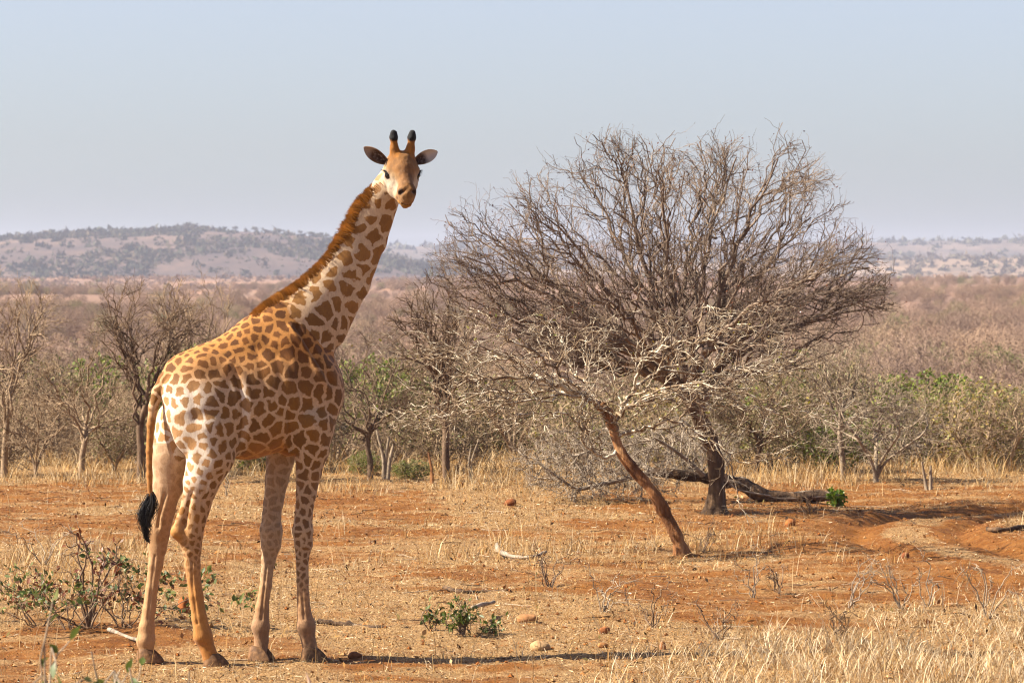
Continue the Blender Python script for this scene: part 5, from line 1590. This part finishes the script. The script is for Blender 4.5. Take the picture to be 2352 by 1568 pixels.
P_ = [s_[0] for s_ in s2[::3]]; D_ = [s_[1] + rg.normal(size=3) * .02 for s_ in s2[::3]]; add_leaves(sh, P_, D_, RLEAF, rg, .5, 1.0, name="dry_leaf")

# low green shrub and its neighbour in the middle of the clearing
def low_shrub(px, py, R, H, n, nl, leaf, label, seed, mat=M_STEM, smin=.7, smax=1.3):
    rg = np.random.default_rng(seed); b = at(px, py); o = place("green_shrub", b, label, "shrub")
    runs, st = shrub_stems(rg, n, R, H, 0, 3, 0.006); put("stems", tube_mesh("low_stems", runs, 4), mat, o)
    idx_ = rg.integers(0, len(st), nl)
    add_leaves(o, [st[i][0] + rg.normal(size=3) * .012 for i in idx_], [st[i][1] / (np.linalg.norm(st[i][1]) + 1e-9) + rg.normal(size=3) * .7 for i in idx_], leaf, rg, smin, smax)
    return o
low_shrub(1062, 1455, 0.20, 0.34, 12, 230, SLEAF, "low dark green shrub beside the round tan stone", 4)
low_shrub(992, 1452, 0.09, 0.22, 5, 50, GLEAF, "tiny green sprig between rotten log and low dark green shrub", 5)
low_shrub(1122, 1462, 0.13, 0.13, 7, 70, SLEAF, "flat dark sprig lying by the broken brown branch", 15)
low_shrub(1922, 1164, 0.15, 0.22, 12, 170, BLEAF, "bright green bush by the end of the fallen log", 6, M_STEM, 0.7, 1.2)

# near sapling below the frame on the left, and near grass stalks, both out of focus
rg = np.random.default_rng(8)
def sapling(x, y, H, label, seed):
    rg = np.random.default_rng(seed); z = float(gz_far(np.array([x]), np.array([y]))[0]) - 0.15
    o = place("sapling", (x, y, z), label, "sapling")
    runs, st = [], []
    for i in range(8):
        a = rg.random() * 6.28; e = np.array([math.cos(a) * .38 * rg.random(), math.sin(a) * .3 * rg.random(), H * rg.uniform(.86, 1.0)])
        p = polyl([(0, 0, 0), e * np.array([.2, .2, .35]) + rg.normal(size=3) * .03, e * np.array([.6, .6, .75]) + rg.normal(size=3) * .03, e], 5)
        runs.append((p, np.linspace(.010, .003, len(p))))
        for k in range(5):
            j = rg.integers(9, len(p)); d = rg.normal(size=3) + np.array([0, 0, .5]); d /= np.linalg.norm(d); q_ = np.array([p[j], p[j] + d * .07, p[j] + d * .14 + rg.normal(size=3) * .02])
            runs.append((q_, np.array([.004, .003, .002]))); st += [(q_[1], d), (q_[2], d)]
    put("stems", tube_mesh("sapling_stems", runs, 4), M_PALE_BARK, o)
    add_leaves(o, [s_[0] for s_ in st], [s_[1] + rg.normal(size=3) * .5 for s_ in st], GLEAF, rg, .7, 1.2)
sapling(-1.85, 15.6, 1.84, "taller slender young sapling with few green leaves, out of focus", 9)
sapling(-1.45, 16.6, 1.66, "smaller slender sapling next to the taller sapling", 10)

# ------------------------------------------------------------------ sticks, logs, stones
def stick(name, pts_px, r0, r1, mat, label, cat, lift=0.0, sides=7, seed=0, wob=0.15, arch=None):
    rg = np.random.default_rng(seed); P3 = [at(*p) for p in pts_px]; b = P3[0].copy()
    pts = np.array([[p.x - b.x, p.y - b.y, gz1(p.x, p.y) - b.z + lift + (arch[i] if arch else 0)] for i, p in enumerate(P3)])
    pts = polyl(pts, 5); rr = np.linspace(r0, r1, len(pts)) * (1 + wob * rg.normal(size=len(pts)))
    pts[:, 2] += rr * 0.6
    end = [(pts[0] + (pts[0] - pts[1]) * 0.05)[None], (pts[-1] + (pts[-1] - pts[-2]) * 0.05)[None]]
    pts = np.concatenate([end[0], pts, end[1]]); rr = np.concatenate([[r0 * .2], rr, [r1 * .2]])
    o = put(name, tube_mesh(name, [(pts, rr)], sides), mat, None, b); return tag(o, label, cat)
stick("pale_stick", [(1141, 1272), (1150, 1279), (1185, 1283), (1225, 1284), (1254, 1279)], 0.030, 0.016, M_DEAD, "curved bleached white stick lying on straw", "stick", 0.01, arch=[.05, .02, 0, 0.01, .03])
stick("dark_stick", [(1022, 1358), (1060, 1361), (1110, 1362), (1165, 1358)], 0.022, 0.014, M_CHAR, "thin dark burnt stick beyond the low green shrub", "stick", 0.005, seed=2)
stick("rotten_log", [(716, 1437), (760, 1438), (810, 1440), (860, 1441), (940, 1443)], 0.040, 0.014, M_CHAR, "split rotten log lying beside the front hooves", "log", -0.01, seed=3)
stick("broken_branch", [(1085, 1425), (1135, 1408)], 0.020, 0.017, M_PALE_BARK, "short broken brown branch inside the low green shrub", "stick", 0.10, seed=4)
stick("dead_branch", [(2268, 1224), (2300, 1226), (2352, 1216), (2420, 1210)], 0.030, 0.022, M_CHAR, "dark dead branch lying beside the dirt track", "stick", 0.02, seed=5)
stick("pale_branch", [(250, 1452), (300, 1470), (330, 1482)], 0.02, 0.012, M_DEAD, "bleached branch lying between shrub and hind hoof", "stick", 0.02, seed=7)

def rock(px, py, wpx, hpx, col, label, seed, group=None, sink=0.33):
    rg = np.random.default_rng(seed); b = at(px, py); k = b.y / FPX; w = wpx * k * .5; h = hpx * k / (1 - sink) * .5
    ball = uv_ball("stone", 1.0, 22, 14); n_ = len(ball.vertices); co = np.zeros(n_ * 3, np.float32); ball.vertices.foreach_get("co", co); co = co.reshape(-1, 3)
    off = Vector(rg.random(3) * 20)
    d = np.array([1 + 0.22 * mnoise.noise(Vector(c) * 1.3 + off) + 0.08 * mnoise.noise(Vector(c) * 3.5 + off) for c in co])
    co = co * d[:, None] * np.array([w, w * rg.uniform(.7, 1.0), h])
    ball.vertices.foreach_set("co", co.ravel()); ball.update()
    m = NT("stone"); v = m.coord((1, 1, 1)); n1 = m.noise(14, 5, .65, v)
    m.color(m.ramp(n1.outputs[0], [(.3, tuple(c * .6 for c in col)), (.55, col), (.75, tuple(min(1, c * 1.25) for c in col))])); m.bump(n1.outputs[0], .5, .02)
    o = put("stone", ball, m.m, None, (b.x, b.y, b.z + h * (1 - 2 * sink))); o.rotation_euler = (0, 0, rg.random() * 6.28)
    tag(o, label, "stone", group)
RED_, TAN_ = (0.36, 0.15, 0.07), (0.52, 0.33, 0.16)
rock(1240, 1491, 46, 21, (0.46, 0.30, 0.165), "smooth round tan stone at the edge of the giraffe's shadow", 1)
rock(1388, 1452, 28, 14, RED_, "small rounded red stone between two tufts of dry stalks", 2)
rock(1210, 1425, 50, 16, (0.42, 0.22, 0.11), "flat angular reddish stone behind the round tan stone", 3)
rock(1385, 1487, 26, 10, (0.45, 0.22, 0.10), "flat orange stone in front of the small rounded red stone", 4)
rock(1522, 1490, 16, 16, (0.42, 0.2, 0.1), "tiny upright orange stone near the tall dry grass", 5)
rock(815, 1510, 34, 14, (0.20, 0.085, 0.045), "dark red stone in front of the front hooves", 6)
rock(422, 1408, 36, 36, (0.33, 0.125, 0.055), "upright red clod between the hind legs", 7)
rock(1172, 1166, 30, 16, (0.22, 0.085, 0.04), "dark red clod with a stick near the dry grass rim", 8)
rock(1815, 1208, 26, 16, (0.34, 0.14, 0.06), "red clod between fallen log and dirt track", 9)
rock(2080, 1282, 20, 12, (0.25, 0.10, 0.05), "small dark red stone on the bank of the track", 10)
rock(640, 1163, 18, 8, (0.12, 0.06, 0.035), "small dark stone behind the front legs", 11)
rock(1470, 1505, 18, 10, (0.3, 0.14, 0.07), "small brown stone at the end of the shadow band", 12)

# bare twig plants, thin dry stems
GT = "dry leafless twig plants"
def twig_plant(px, py, top, wpx, n, seed, mat, label, sub=4, rad=0.0062):
    rg = np.random.default_rng(seed); b = at(px, py); k = b.y / FPX
    o = place("dry_twig_plant", b, label, "dry plant", GT)
    runs, _ = shrub_stems(rg, n, wpx * k * .7, (py - top) * k * 1.25, 0, sub, rad)
    st = [r_ for r_ in runs if r_[1][0] > rad * .9]; tw_ = [r_ for r_ in runs if r_[1][0] <= rad * .9]
    for r_ in st: r_[0][1:] += rg.normal(size=(len(r_[0]) - 1, 3)) * .012
    for s_ in st: put("stem", tube_mesh("twig_stem", [s_], 5), mat, o)
    for s_ in tw_: put("twig", tube_mesh("twig_side", [s_], 3), mat, o)
twig_plant(1262, 1350, 1255, 120, 9, 1, M_STEM, "dark dry twig plant between the pale stick and the burnt stick")
twig_plant(1730, 1372, 1255, 120, 5, 2, M_PALE_BARK, "pale forked dry plant in front of the crooked trunk")
twig_plant(1790, 1366, 1300, 80, 6, 3, M_STEM, "low dark dry twig plant next to the pale forked plant")
twig_plant(1950, 1395, 1282, 150, 5, 4, M_DEAD, "whitish dry plant with wide forked stems before the track")
twig_plant(2070, 1400, 1275, 170, 7, 5, M_PALE_BARK, "tangled pale dry plant before the dirt track")
twig_plant(2130, 1390, 1278, 60, 4, 6, M_DEAD, "two pronged bleached dry plant before the dirt track")
twig_plant(2270, 1420, 1270, 160, 7, 7, M_PALE_BARK, "tall thin dry plant near the dead branch by the track")
twig_plant(1860, 1180, 1120, 90, 9, 8, M_STEM, "grey dry twig plant below the fallen log")
twig_plant(1612, 1270, 1195, 110, 6, 9, M_STEM, "dry twig plant at the foot of the crooked trunk")
twig_plant(1500, 1440, 1330, 120, 6, 10, M_STEM, "thin dry stalks next to the small rounded red stone")
twig_plant(1650, 1470, 1380, 130, 7, 11, M_STEM, "dark dry twigs standing in the tall dry grass")
twig_plant(1385, 1405, 1310, 150, 6, 12, M_PALE_BARK, "sparse pale dry stalks beyond the rounded red stone")
twig_plant(100, 1300, 1190, 220, 7, 13, M_PALE_BARK, "pale dry stems behind the leafy shrub")
twig_plant(1930, 1470, 1390, 110, 8, 14, M_BARK_DARK, "dark leafless twigs deep in the tall dry grass")
twig_plant(520, 1140, 1060, 60, 5, 15, M_PALE_BARK, "pale little dead bush seen between the giraffe's legs")

# ------------------------------------------------------------------ dry grass, litter, clods
STRAW = np.array([(0.56, 0.39, 0.20), (0.64, 0.475, 0.275), (0.46, 0.285, 0.12), (0.70, 0.56, 0.37), (0.34, 0.195, 0.08)])
M_STRAW = mat_vcol("dry_straw", 0.7, 0.25, 0.2)
M_LIT = mat_vcol("litter", 0.9, 0.0, 0.1)
PALE = np.array([(0.66, 0.49, 0.29), (0.74, 0.59, 0.39), (0.52, 0.345, 0.17), (0.80, 0.67, 0.48), (0.30, 0.175, 0.075)])
def blades(x, y, h, w, lean, seed, cols=STRAW, dark=1.0, z=None):
    rg = np.random.default_rng(seed); n = len(x)
    z = gz(x, y) - 0.005 if z is None else z
    b = np.stack([x, y, z], 1)
    a = rg.random(n) * 6.28; d = np.stack([np.cos(a), np.sin(a), np.zeros(n)], 1)
    a2 = rg.random(n) * 6.28; wv = np.stack([np.cos(a2), np.sin(a2), np.zeros(n)], 1) * (w * (0.6 + .8 * rg.random(n)))[:, None] * .5
    ln_ = lean * (0.3 + rg.random(n))
    mid = b + np.array([0, 0, 1]) * (h * .55)[:, None] + d * (h * ln_ * .35)[:, None]
    tip = b + np.array([0, 0, 1]) * (h * np.sqrt(np.clip(1 - (ln_ * .6) ** 2, .15, 1)))[:, None] + d * (h * ln_)[:, None]
    v = np.stack([b - wv, b + wv, mid + wv * .8, mid - wv * .8, tip], 1)
    c = cols[rg.integers(0, len(cols), n)] * (0.75 + .5 * rg.random((n, 1))) * dark
    k = np.arange(n)[:, None] * 5
    return v.reshape(-1, 3), k + np.array([0, 1, 2, 3]), k + np.array([3, 2, 4]), np.repeat(c, 5, 0)
def grass_obj(name, sets, label):
    vs_, q_, t_, c_, off = [], [], [], [], 0
    for v, a, b, c in sets:
        vs_.append(v); q_.append(a + off); t_.append(b + off); c_.append(c); off += len(v)
    o = put(name, mk(name, np.concatenate(vs_), [np.concatenate(q_), np.concatenate(t_)], False, {"col": np.concatenate(c_)}), M_STRAW)
    return tag(o, label, "grass", kind="stuff")
def rnd_xy(n, xa, xb, ya, yb, rg):
    y = rg.uniform(ya, yb, n); return rg.uniform(xa, xb, n), y
def tufted(n_tuft, per, xa, xb, ya, yb, prob, rg, spread):
    x, y = rnd_xy(n_tuft, xa, xb, ya, yb, rg); k = rg.random(n_tuft) < prob(x, y); x, y = x[k], y[k]
    s = 0.5 + rg.random(len(x))
    X = np.repeat(x, per) + rg.normal(size=len(x) * per) * spread; Yy = np.repeat(y, per) + rg.normal(size=len(x) * per) * spread
    return X, Yy, np.repeat(s, per)
rg = np.random.default_rng(41)
sets = []
# tall tufts in the lower right corner
def p_lr(x, y):
    d = fbm(x * 0.8, y * 0.5, 25, 3)
    return np.maximum(sstep(-0.6, 4.0, x + (y - 31.5) * -0.42 + (d - .5) * 4.5) ** 1.25, sstep(0.6, 2.4, x) * (1 - sstep(31.5, 33.6, y))) * (1 - sstep(35.0, 42.0, y + (d - .5) * 8)) * (0.12 + 0.88 * sstep(0.40, 0.58, fbm(x * 1.6, y * 1.1, 29, 3)))
X, Yy, s_ = tufted(14000, 10, -3, 10, 29.3, 43, p_lr, rg, 0.06)
sets.append(blades(X, Yy, (0.05 + 0.17 * rg.random(len(X)) ** 1.3) * s_ ** 1.8 * 0.82, 0.0058, 1.1, 1, PALE))
# rim of the clearing
def p_rim(x, y):
    d = fbm(x * 0.5, y * 0.4, 26, 3); return sstep(56.5, 61, y + (d - .5) * 8) * (0.06 + 0.94 * sstep(.42, .62, d)) * sstep(1.1, 1.8, track_d(x, y))
X, Yy, s_ = tufted(7500, 10, -11, 12, 55, 72, p_rim, rg, 0.07)
sets.append(blades(X, Yy, (0.06 + 0.26 * rg.random(len(X)) ** 1.5) * s_ ** 1.5, 0.009, 0.8, 2))
# big tufts at the far right rim and left field, centre
def p_mid(x, y):
    d = fbm(x * 0.7, y * 0.45, 27, 3)
    a = np.maximum(np.exp(-(((x - 0.1) / 1.7) ** 2 + ((y - 45.8) / 2.4) ** 2)), 0.9 * (1 - sstep(-4.4, -3.0, x)) * sstep(35, 37, y) * (1 - sstep(44, 50, y)))
    a = np.maximum(a, 0.6 * sstep(1.0, 1.6, x) * np.exp(-((y - 47) / 4.0) ** 2))
    a = np.maximum(a, 0.8 * np.exp(-(((x - 2.2) / 0.8) ** 2 + ((y - 44.2) / 0.9) ** 2)))
    return a * sstep(.35, .6, d) * sstep(1.1, 1.6, track_d(x, y))
X, Yy, s_ = tufted(4200, 9, -9, 9, 34, 56, p_mid, rg, 0.05)
sets.append(blades(X, Yy, (0.08 + 0.20 * rg.random(len(X))) * s_, 0.0075, 0.75, 3))
grass_obj("dry_grass", sets, "tufts of pale dry grass over the clearing")
sets = []
# short stubble everywhere
x, y = rnd_xy(90000, -9, 10, 29, 62, rg); k = rg.random(len(x)) < 0.10 + 0.85 * straw_mask(x, y); x, y = x[k], y[k]
k = track_d(x, y) > 0.9; x, y = x[k], y[k]
sets.append(blades(x, y, 0.025 + 0.075 * rg.random(len(x)) ** 2, 0.0055, 1.4, 4, dark=0.95))
# thin single stalks
x, y = rnd_xy(5200, -8, 9, 29, 60, rg); k = rg.random(len(x)) < 0.25 + 0.6 * straw_mask(x, y); x, y = x[k], y[k]; k = track_d(x, y) > 1.1; x, y = x[k], y[k]
sets.append(blades(x, y, 0.10 + 0.28 * rg.random(len(x)) ** 2, 0.0055, 0.55, 5))
grass_obj("dry_stubble", sets, "short dry stubble and stalks on the red soil")
# litter lying flat: straw bits and bark chips
n = 320000
x, y = rnd_xy(n, -9.5, 10.5, 28.5, 64, rg); k = rg.random(n) < 0.28 + 0.7 * straw_mask(x, y) - 0.25 * (track_d(x, y) < 0.9); x, y = x[k], y[k]; n = len(x)
a = rg.random(n) * 6.28; L = (0.012 + 0.055 * rg.random(n) ** 2.5)[:, None]; d = np.stack([np.cos(a), np.sin(a), rg.normal(size=n) * .22], 1) * L
p = np.stack([x, y, gz(x, y) + 0.006 + 0.012 * rg.random(n)], 1); wv = np.stack([-np.sin(a), np.cos(a), rg.normal(size=n) * .6], 1) * (0.0012 + 0.0020 * rg.random(n))[:, None]
v = np.stack([p - wv, p + wv, p + d + wv * .6, p + d - wv * .6], 1).reshape(-1, 3)
lc = np.vstack([STRAW * .85, [(0.70, 0.58, 0.42), (0.20, 0.10, 0.05), (0.10, 0.055, 0.03), (0.34, 0.15, 0.06), (0.12, 0.06, 0.03), (0.26, 0.13, 0.06)]])
c = lc[rg.integers(0, len(lc), n)] * (0.75 + .5 * rg.random((n, 1)))
tag(put("straw_litter", mk("straw_litter", v, [np.arange(4 * n).reshape(-1, 4)], False, {"col": np.repeat(c, 4, 0)}), M_LIT), "scattered straw and bark litter on the soil", "litter", kind="stuff")
# dead leaves and bark flakes, tilted
n = 15000
x, y = rnd_xy(n, -9.5, 10.5, 28.5, 63, rg); k = rg.random(n) < 0.55 + 0.4 * straw_mask(x, y) - 0.5 * (track_d(x, y) < 0.9); x, y = x[k], y[k]; n = len(x)
p = np.stack([x, y, gz(x, y) + 0.004], 1); v = leaf_quads(p, 0.034, rg, 0.45, 0.5); v = (np.repeat(p, 4, 0) + (v - np.repeat(p, 4, 0)) * np.repeat(0.4 + 1.5 * rg.random((n, 1)) ** 3, 4, 0))
c = np.array([(0.11, 0.06, 0.03), (0.20, 0.115, 0.05), (0.07, 0.045, 0.03), (0.14, 0.11, 0.045), (0.44, 0.30, 0.17), (0.30, 0.14, 0.06)])[rg.integers(0, 6, n)] * (0.7 + .6 * rg.random((n, 1)))
tag(put("leaf_litter", mk("leaf_litter", v, [np.arange(4 * n).reshape(-1, 4)], False, {"col": np.repeat(c, 4, 0)}), M_LIT), "dead brown leaves and bark flakes strewn on the soil", "litter", kind="stuff")
# thin fallen twigs
runs = []
x, y = rnd_xy(520, -8.5, 9.5, 29.2, 60, rg)
for xx, yy in zip(x, y):
    if float(track_d(np.array([xx]), np.array([yy]))[0]) < 1.0: continue
    a_ = rg.random() * 6.28; L_ = rg.uniform(.08, .38); t_ = np.linspace(0, 1, 4); kx = xx + math.cos(a_) * L_ * t_; ky = yy + math.sin(a_) * L_ * t_
    runs.append((np.stack([kx, ky + rg.normal(size=4) * .012, gz(kx, ky) + .008 + .012 * rg.random(4)], 1), np.linspace(.0055, .0025, 4)))
cols_ = np.array([(0.30, 0.21, 0.14), (0.16, 0.10, 0.065), (0.46, 0.36, 0.26), (0.09, 0.055, 0.035)])
tag(put("fallen_twigs", tube_mesh("fallen_twigs", runs, 4, [np.tile(cols_[rg.integers(0, 4)], (4, 1)) for _ in runs]), M_LIT), "thin dry twigs scattered over the soil", "twigs", kind="stuff")
# clods and gravel
n = 22000
x, y = rnd_xy(n, -9.5, 10.5, 28.5, 62, rg); s = 0.006 + 0.020 * rg.random(n) ** 5 + 0.005 * rg.random(n)
oct_ = np.array([(1, 0, 0), (0, 1, 0), (-1, 0, 0), (0, -1, 0), (0, 0, .8), (0, 0, -.5)])
p = np.stack([x, y, gz(x, y) + s * .25], 1)
v = p[:, None] + oct_[None] * s[:, None, None] * (0.6 + .7 * rg.random((n, 6, 1)))
ang = rg.random(n) * 6.28; ca, sa = np.cos(ang), np.sin(ang); dv = v - p[:, None]; v = p[:, None] + np.stack([dv[..., 0] * ca[:, None] - dv[..., 1] * sa[:, None], dv[..., 0] * sa[:, None] + dv[..., 1] * ca[:, None], dv[..., 2]], -1)
tri = np.array([(0, 1, 4), (1, 2, 4), (2, 3, 4), (3, 0, 4), (1, 0, 5), (2, 1, 5), (3, 2, 5), (0, 3, 5)])
c = np.array([(0.25, 0.10, 0.04), (0.33, 0.17, 0.075), (0.17, 0.075, 0.035), (0.40, 0.25, 0.13)])[rg.integers(0, 4, n)] * (0.75 + .5 * rg.random((n, 1)))
tag(put("soil_clods", mk("soil_clods", v.reshape(-1, 3), [(np.arange(n)[:, None, None] * 6 + tri[None]).reshape(-1, 3)], False, {"col": np.repeat(c, 6, 0)}), M_LIT), "loose red clods and gravel on the soil", "clods", kind="stuff")

# near tall grass heads, out of focus along the lower edge
def tall_tuft(x, y, H, n, label, seed):
    rg = np.random.default_rng(seed); z = float(gz_far(np.array([x]), np.array([y]))[0]) - .15
    o = place("tall_grass", (x, y, z), label, "grass tuft", "near grass tufts")
    runs = []; heads = []
    for i in range(n):
        e = np.array([rg.normal() * .16, rg.normal() * .12, H * rg.uniform(.88, 1.0)]); p = polyl([(rg.normal() * .03, rg.normal() * .03, 0), e * np.array([.3, .3, .6]), e], 6)
        runs.append((p, np.linspace(.003, .002, len(p)))); heads.append((polyl([p[-1], p[-1] + np.array([.02 * rg.normal(), 0, .05]), p[-1] + np.array([.05 * rg.normal(), 0, .10])], 4), np.array([.004, .008, .009, .009, .008, .007, .005, .003, .002])))
    put("stalks", tube_mesh("stalks", runs, 3, [np.tile((0.7, .52, .3), (len(r_[0]), 1)) for r_ in runs]), M_STRAW, o)
    for h_ in heads: put("seed_head", tube_mesh("seed_head", [h_], 5, [np.tile((0.72, .52, .40), (len(h_[0]), 1))]), M_STRAW, o)
tall_tuft((735 - CX) / FPX * 16.5, 16.5, 1.47, 9, "pale grass heads nearest to the giraffe's front hooves, out of focus", 1)
tall_tuft((880 - CX) / FPX * 17.5, 17.5, 1.30, 4, "few blurred grass stalks beside the pale grass heads", 2)

# ------------------------------------------------------------------ haze over the whole place
HX, HY0, HY1, HZ0, HZ1 = 3100, -250, 6700, -14, 75
hv = [(sx, sy, sz) for sx in (-HX, HX) for sy in (HY0, HY1) for sz in (HZ0, HZ1)]
hf = np.array([(0, 1, 3, 2), (4, 6, 7, 5), (0, 4, 5, 1), (2, 3, 7, 6), (0, 2, 6, 4), (1, 5, 7, 3)])
hme = mk("haze", hv, [hf])
hmat = bpy.data.materials.new("haze"); hmat.use_nodes = True; ht = hmat.node_tree; ht.nodes.clear()
ho = ht.nodes.new("ShaderNodeOutputMaterial"); hvv = ht.nodes.new("ShaderNodeVolumePrincipled")
hvv.inputs['Color'].default_value = (0.68, 0.76, 0.97, 1); hvv.inputs['Density'].default_value = 0.0001; hvv.inputs['Anisotropy'].default_value = 0.2
ht.links.new(hvv.outputs[0], ho.inputs['Volume'])
tag(put("haze", hme, hmat), "pale bluish haze filling the air over the plain", "haze", kind="stuff")

# overall reflectance of every solid surface, kept in one place
for mt in bpy.data.materials:
    if not mt.use_nodes: continue
    t = mt.node_tree
    for nd in list(t.nodes):
        sock = nd.inputs.get('Base Color') if nd.type == 'BSDF_PRINCIPLED' else (nd.inputs.get('Color') if nd.type == 'BSDF_TRANSLUCENT' else None)
        if sock is None: continue
        h = t.nodes.new("ShaderNodeHueSaturation"); h.inputs['Value'].default_value = 0.76; h.inputs['Saturation'].default_value = 1.10
        if sock.is_linked:
            src = sock.links[0].from_socket; t.links.new(src, h.inputs['Color'])
        else: h.inputs['Color'].default_value = sock.default_value
        t.links.new(h.outputs[0], sock)
